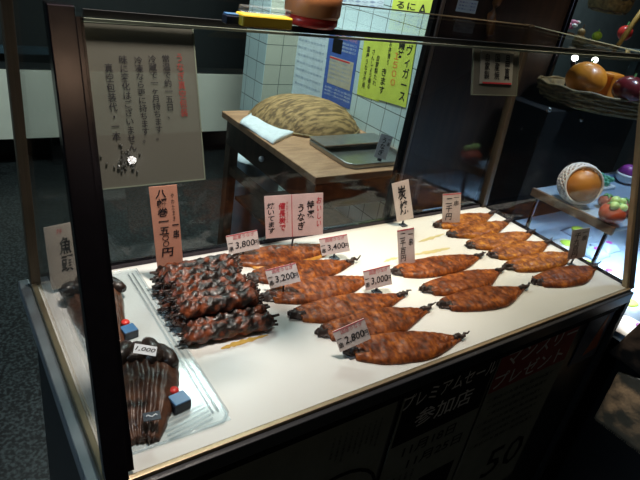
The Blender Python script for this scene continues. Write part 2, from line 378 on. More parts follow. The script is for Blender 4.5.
# polished glass edges
MB().beam(lean(.03, -.0015, 1), lean(W, -.0015, 1), .003, .007).build('glass_edge', RUBBER, case)
MB().beam(lean(.03, -.002, .988), lean(W, -.002, .988), .003, .003).build('glass_edge', GLE, case)
MB().beam(lean(0, D, 1.008, True), lean(W, D, 1.008, True), .003, .0025).build('glass_edge', BRASS, case)
MB().beam(lean(W, D, 1.008, True), lean(W, 0, 1.008), .003, .002).build('glass_edge', GLE, case)
def post(x0, x1, y0, y1, back, mat, base=0.0):
    mb = MB(); b4 = [lean(x0, y0, base, back), lean(x1, y0, base, back), lean(x1, y1, base, back), lean(x0, y1, base, back)]
    t4 = [lean(x0, y0, 1.012, back), lean(x1, y0, 1.012, back), lean(x1, y1, 1.012, back), lean(x0, y1, 1.012, back)]
    mb.hexa(b4, t4); return mb.build('corner_post', mat, case, bevel=.0015)
post(-.004, .0225, -.004, .014, False, STEEL)
MB().beam(lean(.0255, .004, .01), lean(.0255, .004, .99), .003, .010, up=(1, 0, 0)).build('post_bead', STEEL, case)
post(W-.012, W-.002, 0, .014, False, BRASS); post(W-.002, W+.012, -.006, .016, False, RUBBER)
MB().box((W-.002, -.010, 0), (W+.014, .01, T-.034)).build('base_post', RUBBER, case)
DKB = pmat('brown_metal', (.09, .065, .04), .45, .5)
post(-.006, .010, D-.012, D+.008, True, DKB)
post(W-.016, W+.002, D-.010, D+.010, True, DKB)
MB().beam(lean(W+.003, D, .0, True), lean(W+.003, D, 1, True), .003, .003, up=(1, 0, 0)).build('post_bead', ALU, case)

# ================================================================== ITEMS ON THE FRONT GLASS
nf = Vector((0, -H, SL)).normalized(); pf = Vector((0, .0035, T)) - nf*.0
sgn_p = Vector((0, 0, T)) + Vector((0, .946, -.32))*.0045
def signboard(name, px, label, cat, cols, group=None):
    M, w_, h_ = frame_from(px, sgn_p, nf)
    r = thing(name, label, cat, M=M)
    rect(MB(), M, -w_/2, w_/2, 0, h_, 0, .002).build('acrylic_sheet', ACR, r)
    rim = MB()
    for x in (-w_/2, w_/2-.0015): rect(rim, M, x, x+.0015, 0, h_, -.0004, .0028)
    rect(rim, M, -w_/2, w_/2, 0, .0015, -.0004, .0028); rect(rim, M, -w_/2, w_/2, h_-.0015, h_, -.0004, .0028)
    rim.build('sheet_edge', GLE, r)
    return r, M, w_, h_
r, M, w_, h_ = signboard('notice_board', [(77, 20), (196, 27), (203, 180), (100, 190)], 'large smoked acrylic notice with columns of handwriting hanging inside the front glass', 'sign', None)
SIGNRED = pmat('faded_red_ink', (.30, .04, .03), .6)
colsT = [('うなぎ真空包装', SIGNRED, .84, .40, .63), ('常温で約一五日、', INK, .71, .40, .62), ('冷蔵で一ヶ月持ちます。', INK, .585, .53, .55), ('冷凍なら更に持ちます。', INK, .46, .53, .54), ('味に変化はございません', INK, .33, .58, .52), ('真空包装代・一本', INK, .20, .46, .53)]
for s_, mt, fx, hh, cz in colsT:
    glyphs(vert(s_), .009, mt, r, M, cx=(fx-.5)*w_, cz=cz*h_, bold=.0002, fit=(.0078, hh*h_))
MB().ball(M @ Vector((-.31*w_+.0, -.001, .14*h_)), .001).build('tape_spot', WHITE, r)
M2 = M
st = MB()
rng = random.Random(3)
for k in range(70):
    a = rng.uniform(0, 6.28); q = abs(rng.gauss(0, .008)); st.box((-.0009, -.0009, -.0009), (.0009, .0003, .0009), M @ Matrix.Translation((math.cos(a)*q-.24*w_, -.0006, math.sin(a)*q*1.1+.18*h_)))
st.build('bubble_tape', BSTEEL, r)
r, M, w_, h_ = signboard('sleeve_sign', [(472, 46), (519, 49), (517, 97), (474, 94)], 'small card in a clear plastic sleeve hanging at the right of the front glass', 'sign', None)
rect(MB(), M, -.36*w_, .36*w_, .24*h_, .92*h_, -.0012, -.0004).build('card', pmat('sleeve_card', (.34, .34, .30), .6), r)
for s_, fx in (('自家製', -.22), ('国産焼', .0), ('昌真', .23)):
    glyphs(vert(s_), .01, INK, r, M @ Matrix.Translation((0, -.0010, 0)), cx=fx*w_, cz=.60*h_, bold=.0003, fit=(.012, .52*h_))
rect(MB(), M, -.30*w_, .34*w_, .245*h_, .275*h_, -.0016, -.0011).build('card_border', REDINK, r)

# ================================================================== FRONT PANEL POSTERS
nF = Vector((0, -1, 0)); pF = Vector((0, .003, T))
def poster_x(name, x0, x1, z0, z1, mat, label, p_y=.0005, cat='poster'):
    M = Matrix.Translation(((x0+x1)/2, p_y, T+z0)); r = thing(name, label, cat, M=M)
    rect(MB(), M, -(x1-x0)/2, (x1-x0)/2, 0, z1-z0, 0, .0015).build('sheet', mat, r); return r, M, x1-x0, z1-z0
r, M, w_, h_ = poster_x('notice_paper', .10, .478, -.60, -.062, SHADEPAPER, 'shade-toned white paper on the black front panel, leftmost of the three sheets')
for k in range(9):
    glyphs(vert('うなぎの蒲焼き炭火'[:6+(k % 3)]), .006, BLACKM, r, M, cx=.06+k*.0125, cz=h_-.055-.004*(k % 3), fit=(.005, .05+.01*(k % 3)))
ring = MB(); ring.tube([M @ Vector((.09+.10*math.cos(a/24*6.283), -.0008, h_-.22+.085*math.sin(a/24*6.283))) for a in range(24)], .0035, 6, True); ring.build('bowl_drawing', BLACKM, r)
r, M, w_, h_ = poster_x('sale_poster', .492, .745, -.56, -.036, SHADEPAPER, 'shade-toned sale poster on the front panel, middle of the three sheets')
rect(MB(), M, -w_/2+.006, w_/2-.004, h_-.155, h_-.008, -.0006, 0).build('heading_band', BLACKM, r)
Mo = M @ Matrix.Translation((0, -.0008, 0))
glyphs('プレミアムセール', .03, DIMW, r, Mo, cx=0, cz=h_-.042, bold=.0008, fit=(.225, .036))
glyphs('参加店', .03, DIMW, r, Mo, cx=-.0, cz=h_-.10, bold=.0008, fit=(.14, .045))
glyphs('11月18日', .03, BLACKM, r, M, cx=-.01, cz=h_-.185, bold=.001, fit=(.13, .03))
glyphs('11月25日', .03, BLACKM, r, M, cx=.02, cz=h_-.23, bold=.001, fit=(.14, .03))
for k in range(5): glyphs(vert('お買上げの方に抽選券'), .01, BLACKM, r, M, cx=-.10+k*.017, cz=h_-.32, fit=(.008, .13))
rect(MB(), M, -.0, w_/2-.02, .06, .22, -.0006, 0).build('picture', BLACKM, r)
r, M, w_, h_ = poster_x('present_poster', .752, 1.035, -.56, -.036, SHADEPAPER, 'poster with a dark red heading on the front panel, rightmost of the three large sheets')
rect(MB(), M, -w_/2+.004, w_/2-.004, h_-.125, h_-.004, -.0006, 0).build('heading_band', REDPOST, r)
Mo = M @ Matrix.Translation((0, -.0008, 0))
glyphs('マンスリー', .03, DIMW, r, Mo, cx=.01, cz=h_-.04, bold=.0008, fit=(.225, .042))
glyphs('プレゼント', .03, DIMW, r, Mo, cx=-.01, cz=h_-.095, bold=.0008, fit=(.22, .042))
for k in range(7): glyphs('ご来店のお客様に毎月抽選で', .01, BLACKM, r, M, cx=-.01, cz=h_-.15-k*.024, fit=(.21-.02*(k % 3), .011))
glyphs('50', .1, BLACKM, r, M, cx=.05, cz=.12, bold=.001, fit=(.13, .10))
r, M, w_, h_ = poster_x('triangle_poster', 1.075, 1.185, -.20, -.045, pmat('blue_poster', (.05, .07, .12), .6), 'small dark blue poster with an orange triangle at the right end of the front panel')
MB().add([M @ Vector(p) for p in ((-.01, -.001, .02), (.045, -.001, .03), (.03, -.001, .135), (-.01, 0, .02), (.045, 0, .03), (.03, 0, .135))], [(0, 1, 2), (5, 4, 3), (0, 3, 4, 1), (1, 4, 5, 2), (2, 5, 3, 0)]).build('triangle', pmat('orange_triangle', (.30, .08, .03), .6), r)

# ================================================================== GRILLED EELS
def eel(px0, px1, wpx, label, group, mat, seed, bend=0.0, flank=False, z=0.0):
    p = at(px0[0], px0[1]+3, Z=T); q = at(px1[0], px1[1]+3, Z=T); rn = random.Random(seed)
    d = q - p; Ln = d.length; a = math.atan2(d.y, d.x)
    M = Matrix.Translation(p + Vector((0, 0, z))) @ Matrix.Rotation(a, 4, 'Z')
    r = thing('grilled_eel', label, 'grilled eel', M=M, group=group)
    Wd = wpx*.46; o = seed*3.7
    def prof(t):
        x = min(1, max(0, (t+.05)/1.06)); f = max(.0, math.sin(math.pi*x**.86))**(.80+.40*max(0, min(1, (t-.45)/.4)))
        return Wd*f*(1 + .05*math.sin(9*t+seed))
    t0, t1 = .06, .945; bend = bend*.4-.028
    def cen(t): return bend*math.sin(math.pi*t)*Ln
    def top(u, v):
        t = t0+(t1-t0)*u; s = 2*v-1; wv = prof(t)*(1+.06*noise.noise(Vector((t*9, 3*s, o))))
        e = max(0, 1-abs(s)**3.0)
        z_ = .0020 + (.0030+.0085*min(1, prof(t)/Wd))*e**.6
        z_ += e*(.0005*math.sin(t*115+4*abs(s)+3*noise.noise(Vector((t*8, s*2, o)))) - .0030*math.exp(-(s/.10)**2) + .0016*noise.noise(Vector((t*38, s*4, o+3))) + .0035*noise.noise(Vector((t*14, s*2.2, o))) + .0016*math.cos(s*9))
        return M @ Vector((t*Ln, cen(t)+s*wv, max(.0022, z_)))
    def bot(u, v):
        t = t0+(t1-t0)*u; s = 2*v-1; wv = prof(t)*(1+.06*noise.noise(Vector((t*9, 3*s, o))))
        return M @ Vector((t*Ln, cen(t)+s*wv*.97, .0004))
    MB().surf(top, 70, 18, bot).build('fillet', mat, r, smooth=True)
    # dark ruffled neck end
    def ntop(u, v):
        t = -.005+.105*u; s = 2*v-1; wv = prof(.09)*(.30+.62*u)*(1+.25*noise.noise(Vector((t*60, s*3, o+5))))
        return M @ Vector((t*Ln - .004*abs(s)*math.cos(5*s+seed), cen(t)+s*wv, .0105+.004*math.sin(6*s+seed)*(1-u)+.003*noise.noise(Vector((s*5, u*5, o)))-.006*(abs(s))))
    def nbot(u, v):
        p_ = ntop(u, v); return Vector((p_.x, p_.y, T + z + .0005 + .2*(p_.z-T-z)))
    MB().surf(ntop, 12, 12, nbot).build('neck_end', EELD, r, smooth=True)
    n = 9; pts = []; rad = []
    for k in range(n):
        u = k/(n-1); t = .875+.135*u; pts.append(M @ Vector((t*Ln, cen(t)+.003*math.sin(3*u)*rn.choice((-1, 1)), .0065+.011*u*u*rn.uniform(.3, 1)))); rad.append(max(.0013, .0060*(1-u)**.8+.0012*math.sin(math.pi*u)))
    MB().tube(pts, rad, 10).build('tail_tip', EELD, r, smooth=True)
    if flank:
        def ft(u, v):
            t = .14+.7*u; return M @ Vector((t*Ln, cen(t)-prof(t)*(1.02+.14*(1-v)), .003+.007*v*math.sin(math.pi*(.05+.9*u))))
        def fb(u, v): p_ = ft(u, v); return Vector((p_.x, p_.y, T+z+.0004))
        MB().surf(ft, 24, 4, fb).build('pale_flank', EELY, r, smooth=True)
    return r
G1 = 'large grilled eels in the front middle'; G2 = 'grilled eels in the row of three'; G3 = 'grilled eels in the right-hand row'
EL = [((343, 350), (466, 335), .092, 'glossy brown grilled eel nearest the front edge of the case', G1, EEL, .01, False),
      ((318, 333), (433, 306), .088, 'grilled eel behind the 2,800 yen tag, second from the front edge', G1, EEL, .02, False),
      ((290, 314), (409, 292), .088, 'grilled eel third from the front edge, with both dark tips bare', G1, EEL, -.01, False),
      ((262, 296), (378, 274), .088, 'grilled eel whose tail runs behind the 3,000 yen tag', G1, EEL, .0, False),
      ((248, 276), (358, 259), .090, 'grilled eel with the 3,200 yen tag standing at its left end', G1, EEL, .0, False),
      ((228, 259), (342, 243), .090, 'pale-flanked grilled eel between the 3,800 and 3,400 yen tags', G1, EEL, .0, True),
      ((392, 271), (484, 253), .084, 'grilled eel of the row of three, next to the 2,100 yen tag', G2, EEL, .01, False),
      ((422, 289), (504, 267), .082, 'grilled eel in the middle of the row of three', G2, EEL, -.01, False),
      ((439, 304), (528, 285), .082, 'grilled eel of the row of three that lies nearest the front', G2, EEL, .0, False),
      ((434, 224), (495, 211), .075, 'hindmost golden grilled eel in the back right corner', G3, EELG, .0, False),
      ((447, 233), (511, 219), .078, 'golden grilled eel just right of the 2,000 yen tag, second from the back corner', G3, EELG, .0, False),
      ((466, 244), (534, 230), .078, 'golden grilled eel third from the back right corner', G3, EELG, .0, False),
      ((489, 254), (550, 240), .078, 'golden grilled eel fourth from the back right corner', G3, EELG, .01, False),
      ((505, 266), (575, 250), .080, 'golden grilled eel just left of the 1,900 yen tag', G3, EELG, .0, False),
      ((533, 281), (598, 264), .082, 'single reddish grilled eel nearest the right front corner, under the 1,900 yen tag', G3, EEL, .0, False)]
for i, (a, b_, wd, lb, g, mt, bd, fl) in enumerate(EL): eel(a, b_, wd, lb, g, mt, i+1, bd, fl, z=.0)

# ================================================================== EEL AND BURDOCK ROLLS
def roll(p, q, rad, seed, label):
    p = Vector(p); q = Vector(q); d = q-p; Ln = d.length; rn = random.Random(seed)
    a = math.atan2(d.y, d.x); M = Matrix.Translation(p) @ Matrix.Rotation(a, 4, 'Z') @ Matrix.Rotation(-math.asin(d.z/Ln), 4, 'Y')
    r = thing('eel_roll', label, 'eel roll', M=M, group='eel and burdock rolls in the dark pile')
    n, m = 90, 22; vs = []; ph = rn.uniform(0, 6)
    for i in range(n+1):
        t = i/n
        for j in range(m):
            th = 2*math.pi*j/m
            hx = math.cos(2*th + t*Ln*105 + ph); hx = abs(hx)**.7
            rr = rad*(.80+.22*hx+.26*noise.noise(Vector((t*14, math.cos(th)*1.3, math.sin(th)*1.3+seed*5))))
            rr *= min(1, .6+8*t, .6+8*(1-t))
            vs.append(M @ Vector((.012+t*(Ln-.024), rr*math.cos(th), rr*math.sin(th))))
    fs = [(i*m+j, i*m+(j+1) % m, (i+1)*m+(j+1) % m, (i+1)*m+j) for i in range(n) for j in range(m)] + [tuple(range(m-1, -1, -1)), tuple(range(n*m, n*m+m))]
    MB().add(vs, fs).build('eel_wrap', ROLL, r, smooth=True)
    for e in (0, 1):
        mb = MB()
        for k in range(5):
            th = k*1.05+seed; rr = rad*.5; y0, z0 = rr*math.cos(th), rr*math.sin(th)
            ln = rn.uniform(.002, .011)
            xa, xb = (.016, .012-ln) if e == 0 else (Ln-.016, Ln-.012+ln)
            mb.tube([M @ Vector((xa, y0, z0)), M @ Vector((xb, y0*1.35, z0*1.25))], [.0028, .0022], 6)
        mb.build('burdock_ends', BURD, r, smooth=True)
    return r
A0 = at(150, 292, Z=T); A1 = at(238, 272, Z=T); B0 = at(177, 346, Z=T); B1 = at(279, 325, Z=T)
names = ['hindmost', 'second from the back', 'third from the back', 'fourth from the back', 'fifth from the back', 'sixth from the back', 'second from the front', 'frontmost']
RR = .0155; nb = 8
for i in range(nb):
    t = i/(nb-1); rn = random.Random(40+i)
    p = A0.lerp(B0, t)+Vector((rn.uniform(-.012, .012), 0, RR)); q = A1.lerp(B1, t)+Vector((rn.uniform(-.012, .008), rn.uniform(-.004, .004), RR))
    roll(p, q, RR, i+1, 'dark glazed eel roll, %s in the bottom layer of the pile' % names[i])
nt_ = ['hindmost', 'second from the back', 'third from the back', 'middle', 'third from the front', 'second from the front', 'frontmost']
for i in range(6):
    t = (i+.5)/(nb-1); rn = random.Random(60+i)
    p = A0.lerp(B0, t)+Vector((rn.uniform(-.012, .016), 0, RR*2.65)); q = A1.lerp(B1, t)+Vector((rn.uniform(-.022, -.004), rn.uniform(-.004, .004), RR*2.65))
    roll(p, q, RR, i+21, 'charred glossy eel roll, %s in the top layer of the pile' % ['hindmost', 'second from the back', 'third from the back', 'third from the front', 'second from the front', 'frontmost'][i])

# ================================================================== BUNDLES OF EEL HEADS AND SAUCE PACKS AT THE LEFT
def bundle(p_tail, p_top, wid, label, seed):
    p = Vector(p_tail); q = Vector(p_top); d = q-p; Ln = d.length; a = math.atan2(d.y, d.x)
    M = Matrix.Translation(p) @ Matrix.Rotation(a, 4, 'Z'); o = seed*11.3
    r = thing('eel_head_bundle', label, 'grilled eel heads', M=M, group='brown bundles of eel heads on the left')
    def wv(t): return wid/2*(.20+.78*math.sin(math.pi*min(1, .09+.56*t)))
    def top(u, v):
        t = u*.88; s = 2*v-1; e = max(0, 1-abs(s)**2.6)
        z_ = .004+.026*e**.55*min(1, .4+1.3*t)+e*(.0022*math.cos(s*27+1.5*noise.noise(Vector((t*5, s, o))))+.004*noise.noise(Vector((t*12, s*6, o)))+.0035*max(0, t-.55)*math.sin(t*60+3*s))
        return M @ Vector((t*Ln+.006*noise.noise(Vector((s*7, o, 0)))*(u < .1), s*wv(t)*(1+.07*noise.noise(Vector((t*13, s*2, o)))), z_))
    def bot(u, v):
        P = top(u, v); return Vector((P.x, P.y, T+.0006))
    MB().surf(top, 60, 44, bot).build('ribbed_body', HEADM, r, smooth=True)
    for k in range(5):
        s = -.8+.4*k; rn = random.Random(seed*9+k); th = s*.55+rn.uniform(-.15, .15)
        c = M @ Vector((Ln*(.80+.05*(1-abs(s))), s*wid*.36, .021+.008*(k % 2)))
        dx = Vector((math.cos(a-th*1.2), math.sin(a-th*1.2), rn.uniform(-.25, .05)))
        pts = [c+dx*x+Vector((0, 0, .003*math.sin(x*90+k))) for x in (-.034, -.022, -.008, .006, .016, .022)]
        MB().tube(pts, [.007, .013, .0145, .012, .0075, .003], 12).build('eel_head', HEADD, r, smooth=True)
    for k in range(3):
        s = (-.5, .1, .6)[k]; c = M @ Vector((Ln*.72, s*wid*.4, .030))
        MB().ball(c, .011, 12, sx=1.4, wob=lambda t, z: 1+.15*math.sin(4*t)).build('eel_head', HEADD, r, smooth=True)
    return r, M, Ln
p1 = at(139, 445, Z=T); p2 = at(137, 350, Z=T); p2 = p1+(p2-p1)*1.0
r, M, Ln = bundle(p1, p2, .120, 'dark brown bundle of grilled eel heads with a white price tag by the front post', 1)
Mc = M @ Matrix.Translation((Ln*.80, 0, .052)) 
def flat_tag(px, z, body, label, mat=WHITEP):
    M_, w_, h_ = frame_from(px, Vector((0, 0, z)), Vector((0, -.55, .83)).normalized())
    r_ = thing('price_tag', label, 'price tag', M=M_, group='small price tags')
    rect(MB(), M_, -w_/2, w_/2, 0, h_, 0, .0008).build('card', mat, r_)
    if body: glyphs(body, .01, INK, r_, M_, cx=0, cz=h_/2, bold=.0004, slant=.25, fit=(w_*.8, h_*.5))
    return r_
zc = T+.048
flat_tag([(134, 343), (157, 347), (156, 356), (134, 353)], zc, '1,000', 'small white tag handwritten 1,000 lying on the front bundle of eel heads', WHITE)
M_, w_, h_ = frame_from([(142, 414), (160, 411), (161, 419), (144, 422)], Vector((0, 0, T+.033)), Vector((0, 0, 1)))
r_ = thing('sauce_sachet', 'tiny dark blue sauce sachet with a white mark on the front bundle', 'sauce sachet', M=M_)
rect(MB(), M_, -w_/2, w_/2, 0, h_, -.001, .0005).build('sachet', NAVY, r_)
sw = MB(); sw.tube([M_ @ Vector((-.007+.014*k/6, -.0013, h_/2+.0018*math.sin(k*1.6))) for k in range(7)], .0009, 6); sw.build('white_mark', WHITE, r_)
bundle((.068, .235, T), (.083, .425, T), .092, 'brown bundle of grilled eel heads partly hidden behind the front left post', 2)
flat_tag([(103, 291), (113, 294), (113, 299), (104, 297)], T+.045, '', 'blank white tag on the rear bundle of eel heads, right of the post', WHITE)
def sauce(px, s, label):
    c = at(*px, Z=T); M_ = Matrix.Translation(c) @ Matrix.Rotation(.15, 4, 'Z')
    r_ = thing('sauce_box', label, 'sauce box', M=M_, group='little sauce boxes beside the eel heads')
    MB().box((-s, -s*.9, .0003), (s, s*.9, s*1.25), M_).build('box', NAVY, r_, bevel=.001)
    MB().box((-s*.96, -s*.86, s*1.25), (s*.96, s*.86, s*1.42), M_).build('lid', BLUEB, r_, bevel=.001)
    b2 = thing('red_bottle_cap', label.replace('black sauce box with a blue lid', 'round red cap tucked behind the blue-lidded sauce box'), 'bottle cap', M=M_ @ Matrix.Translation((.002, s*1.45, 0)), group='red caps behind the sauce boxes')
    MB().lathe([(.0055, .0003), (.006, .004), (.006, .012)], M_ @ Vector((.002, s*1.45, 0)), 14).build('bottle', REDP, b2, smooth=True)
    MB().ball(M_ @ Vector((.002, s*1.45, .0155)), .007, 14, sz=.6).build('cap', REDP, b2, smooth=True)
sauce((179, 407), .0125, 'black sauce box with a blue lid beside the front bundle')
sauce((129, 336), .0115, 'black sauce box with a blue lid beside the rear bundle')
# clear ribbed plastic tray
ct = thing('clear_tray_liner', 'clear ribbed plastic sheet on the board under the left-hand bundles', 'plastic liner', (.1, .2, T))
def rb(x, y): return 0.0012
X0, X1, Y0_, Y1_ = .034, .172, .030, .44
rim = MB()
rim.tube([(X0, Y0_, T+.003), (X1-.012, Y0_, T+.003), (X1, Y0_+.012, T+.003), (X1, Y1_, T+.003), (X0, Y1_, T+.003)], .0026, 8, True)
rim.build('rolled_rim', WRAP, ct, smooth=True)
def lt(u, v): return Vector((X0+(X1-X0)*u, Y0_+(Y1_-Y0_)*v, T+.0009))
MB().surf(lt, 4, 4, lambda u, v: lt(u, v)-Vector((0, 0, .0005))).build('sheet', WRAP, ct)
ribs = [(((X1-.010), .05+.0), ((X1-.010), .43)), ((X1-.018, .05), (X1-.018, .43))]
for (a, b_), (c, d) in ribs: MB().tube([(a, b_, T+.0022), (c, d, T+.0022)], .0018, 6).build('rib', WRAP, ct, smooth=True)
for k in range(9):
    y = .036+.0075*k; MB().tube([(.085, y-.004, T+.002), (X1-.022, y+.006, T+.002)], .0016, 6).build('rib', WRAP, ct, smooth=True)

# sauce smears
def smear(pts, wd, label, mat, seed):
    P = [at(*p, Z=T) for p in pts]; mb = MB(); rn = random.Random(seed); L_ = []; R_ = []
    n = 16
    for k in range(n+1):
        u = k/n*(len(P)-1); i = min(int(u), len(P)-2); p = P[i].lerp(P[i+1], u-i); d = (P[i+1]-P[i]).normalized(); s = Vector((-d.y, d.x, 0))
        w2 = wd*(math.sin(math.pi*(.04+.92*k/n)))**.6*rn.uniform(.5, 1.2)
        L_.append(p+s*w2); R_.append(p-s*w2*rn.uniform(.6, 1.1))
    ol = [(p.x, p.y) for p in L_]+[(p.x, p.y) for p in reversed(R_)]
    mb.slab(ol, T+.0002, T+.0006); tag(mb.build('sauce_smear', mat), label, 'sauce smear', 'sauce smears on the white board')
smear([(221, 349), (240, 343), (268, 335)], .0065, 'thick amber sauce smear in front of the pile of dark rolls', SAUCE, 1)
smear([(419, 242), (432, 238), (444, 234)], .006, 'yellow sauce smear nearer the 2,000 yen tag', SAUCEL, 2)
smear([(413, 255), (432, 252), (450, 248)], .007, 'yellow sauce smear just behind the row of three eels', SAUCEL, 3)
smear([(384, 262), (392, 259), (398, 258)], .005, 'faint short sauce smear left of the 2,100 yen tag', SAUCEL, 4)

# ================================================================== PRICE CARDS STANDING ON THE BOARD
def stand_card(px, zb, mat, label, texts, strip=None, tilt=.25, yaw=0.0, clip=True, base=None, group=None, name='price_card', cat='price card', gap=None):
    bl = at(*(base or px[3]), Z=T+zb)
    best = None
    for k in range(-80, 41, 4):      # the turn at which the four corners make a true rectangle
        y_ = k/100; n = Vector((math.sin(y_), -math.cos(y_)*math.cos(tilt), math.sin(tilt))).normalized()
        tl, tr, br, b4 = [on_plane(x, y, bl, n) for x, y in px]
        e = ((tr-tl)+(br-b4)).normalized(); u = ((tl-b4)+(tr-br)).normalized()
        c_ = abs(e.dot(u)) + .05*abs(y_+.2)
        if best is None or c_ < best[0]: best = (c_, n)
    n = best[1]
    M_, w_, h_ = frame_from(px, bl, n)
    r_ = thing(name, label, cat, M=M_, group=group)
    rect(MB(), M_, -w_/2, w_/2, 0, h_, 0, .0012).build('card', mat, r_)
    if strip: rect(MB(), M_, -w_/2, w_/2, h_-strip*h_, h_, -.0004, 0).build('red_strip', PINKINK, r_)
    if gap is not None: rect(MB(), M_, gap*w_-.0008, gap*w_+.0008, 0, h_, -.0004, 0).build('red_strip', PINKINK, r_)
    for (s_, mt, fx, fz, fw, fh, bo) in texts:
        glyphs(s_, .02, mt, r_, M_, cx=fx*w_, cz=fz*h_, bold=bo, slant=.12, fit=(fw*w_ if fw else None, fh*h_ if fh else None))
    if clip:
        c = M_ @ Vector((0, .004, 0)); zb_ = T+.0004
        mb = MB()
        mb.box((c.x-.009, c.y-.007, zb_), (c.x+.009, c.y+.009, zb_+.003))
        mb.beam((c.x, c.y+.004, zb_+.001), M_ @ Vector((0, .0028, .012)), .005, .002, up=(1, 0, 0))
        mb.build('clip_foot', CLIP, r_, bevel=.0006)
    return r_
PC = 'white price cards standing among the eels'
def price(px, n1, n2, label, zb=.012, **k):
    return stand_card(px, zb, PALEPINK, label, [('国産うなぎ', PINKINK, .05, .84, .62, .20, .0002), ('一串', INK, -.40, .36, .0, .0, 0)][:1] + [(vert('一串'), INK, -.40, .36, .13, .46, .0006), (n1, INK, .05, .38, .56, .40, .0007), ('円', INK, .42, .36, .13, .26, .0006)], strip=.05, group=PC, **k)
price([(226, 236), (257, 230), (260, 248), (229, 255)], '3,800', '', 'pale price card reading 3,800 yen standing at the hindmost large eel', .014)
price([(319, 239), (347, 234), (350, 251), (322, 256)], '3,400', '', 'pale price card reading 3,400 yen at the tail of the hindmost large eel', .006)
price([(264, 270), (296, 263), (300, 281), (271, 289)], '3,200', '', 'pale price card reading 3,200 yen in front of the second hindmost large eel', .014)
price([(363, 271), (390, 265), (392, 284), (366, 291)], '3,000', '', 'pale price card reading 3,000 yen behind the third large eel from the front', .008)
price([(332, 331), (365, 319), (370, 338), (341, 353)], '2,800', '', 'tilted pale price card reading 2,800 yen leaning on the second eel', .014)
stand_card([(264, 196), (323, 193), (323, 234), (266, 239)], .004, PINK, 'double pink sign with bold black and red brush writing above the back eels',
    [(vert('焼いてます'), INK, -.40, .48, .12, .72, .0010), (vert('備長炭で'), REDINK, -.21, .50, .11, .66, .0010), (vert('うなぎ'), INK, .12, .46, .12, .62, .0012), (vert('特選'), INK, .28, .62, .12, .44, .0012), (vert('おいしい'), REDINK, .43, .56, .08, .70, .0008), (vert('びんちょうたん'), REDINK, -.12, .60, .035, .5, .0002)],
    gap=-.04, base=(266, 250), name='eel_sign', cat='sign', tilt=.1)
stand_card([(397, 230), (414, 228), (415, 262), (399, 266)], .003, PALEPINK, 'tall pale price card reading 2,100 yen left of the row of three eels',
    [(vert('一串'), INK, .28, .68, .24, .34, .0006), (vert('二千百円'), INK, -.20, .50, .32, .80, .0008)], strip=.04, group='tall price cards', tilt=.1)
stand_card([(391, 183), (409, 180), (413, 217), (398, 223)], .002, PALEPINK, 'tilted pink card with two bold brush characters standing at the back rail',
    [(vert('炭焼'), INK, .0, .52, .46, .74, .0012)], group='tall price cards', tilt=.15, base=(399, 226))
stand_card([(443, 194), (461, 193), (460, 222), (442, 224)], .004, PALEPINK, 'tall pale price card reading 2,000 yen at the back right corner eels',
    [(vert('一串'), INK, .25, .72, .26, .30, .0006), (vert('二千円'), INK, -.15, .48, .34, .74, .0008)], strip=.04, group='tall price cards', tilt=.1)
stand_card([(573, 230), (590, 228), (585, 257), (567, 260)], .012, CREAM, 'tilted cream price card reading 1,900 yen at the right-hand glass',
    [(vert('一串'), INK, .26, .74, .26, .30, .0006), (vert('千九百円'), INK, -.15, .48, .34, .82, .0008)], group='tall price cards', tilt=.0, yaw=-.5, base=(568, 262))
stand_card([(149, 187), (177, 185), (183, 264), (157, 268)], .030, SALMON, 'tall salmon price sign for the rolls standing behind their dark pile',
    [(vert('八幡巻一五'), INK, -.10, .69, .36, .54, .0014), (vert('〇〇'), INK, -.08, .335, .22, .15, .0010), ('円', INK, -.05, .19, .42, .11, .0012), (vert('やわたまき'), INK, .30, .74, .10, .34, .0004), (vert('一串'), INK, .33, .44, .22, .18, .0009)],
    tilt=.05, base=(157, 270), clip=False, name='roll_sign', cat='sign')
MB().beam(at(160, 272, Z=T)+Vector((.01, .012, 0)), at(160, 272, Z=T)+Vector((.01, .012, .08)), .01, .002, up=(1, 0, 0))
stand_card([(41, 228), (74, 222), (77, 283), (54, 290)], .004, CREAM, 'cream sign with brush characters for the eel heads behind the front left post',
    [(vert('魚頭'), INK, .16, .52, .42, .56, .0012), ('丼', PINKINK, .0, .90, .2, .08, .0006)], tilt=.1, base=(54, 292), name='head_sign', cat='sign', clip=True)

# ================================================================== THINGS ON TOP OF THE CASE
zt = T+H+.0045
def topthing(px, label, cat, name): 
    p = at(*px, Z=zt); return thing(name, label, cat, (p.x, p.y, zt)), p
r, p = topthing((265, 27), 'low yellow plastic case with a clear lid on top of the glass', 'plastic case', 'card_case')
a = at(243, 27, Z=zt); b_ = at(291, 30, Z=zt)
MB().box((a.x, a.y+.002, zt), (b_.x, a.y+.022, zt+.013)).build('tub', YELP, r, bevel=.002)
MB().box((a.x+.002, a.y+.004, zt+.0142), (b_.x-.002, a.y+.020, zt+.021)).build('lid', WRAP, r, bevel=.002)
r, p = topthing((326, 31), 'round orange canister standing on top of the glass', 'canister', 'canister')
MB().lathe([(.030, 0), (.034, .004), (.034, .012)], (p.x, p.y+.036, zt), 28).build('foot_band', REDP, r, smooth=True)
MB().lathe([(.034, .012), (.036, .016), (.036, .045), (.033, .05)], (p.x, p.y+.036, zt), 28).build('canister_body', COPPER, r, smooth=True)
MB().lathe([(.035, .05), (.036, .053), (.036, .064), (.001, .066)], (p.x, p.y+.036, zt), 28).build('lid', COPPER, r, smooth=True)
r, p = topthing((233, 24), 'small dark blue box beside the yellow case on the glass top', 'box', 'small_box')
a = at(226, 24, Z=zt); MB().box((a.x, a.y, zt), (a.x+.017, a.y+.012, zt+.009)).build('box', NAVY, r, bevel=.001)
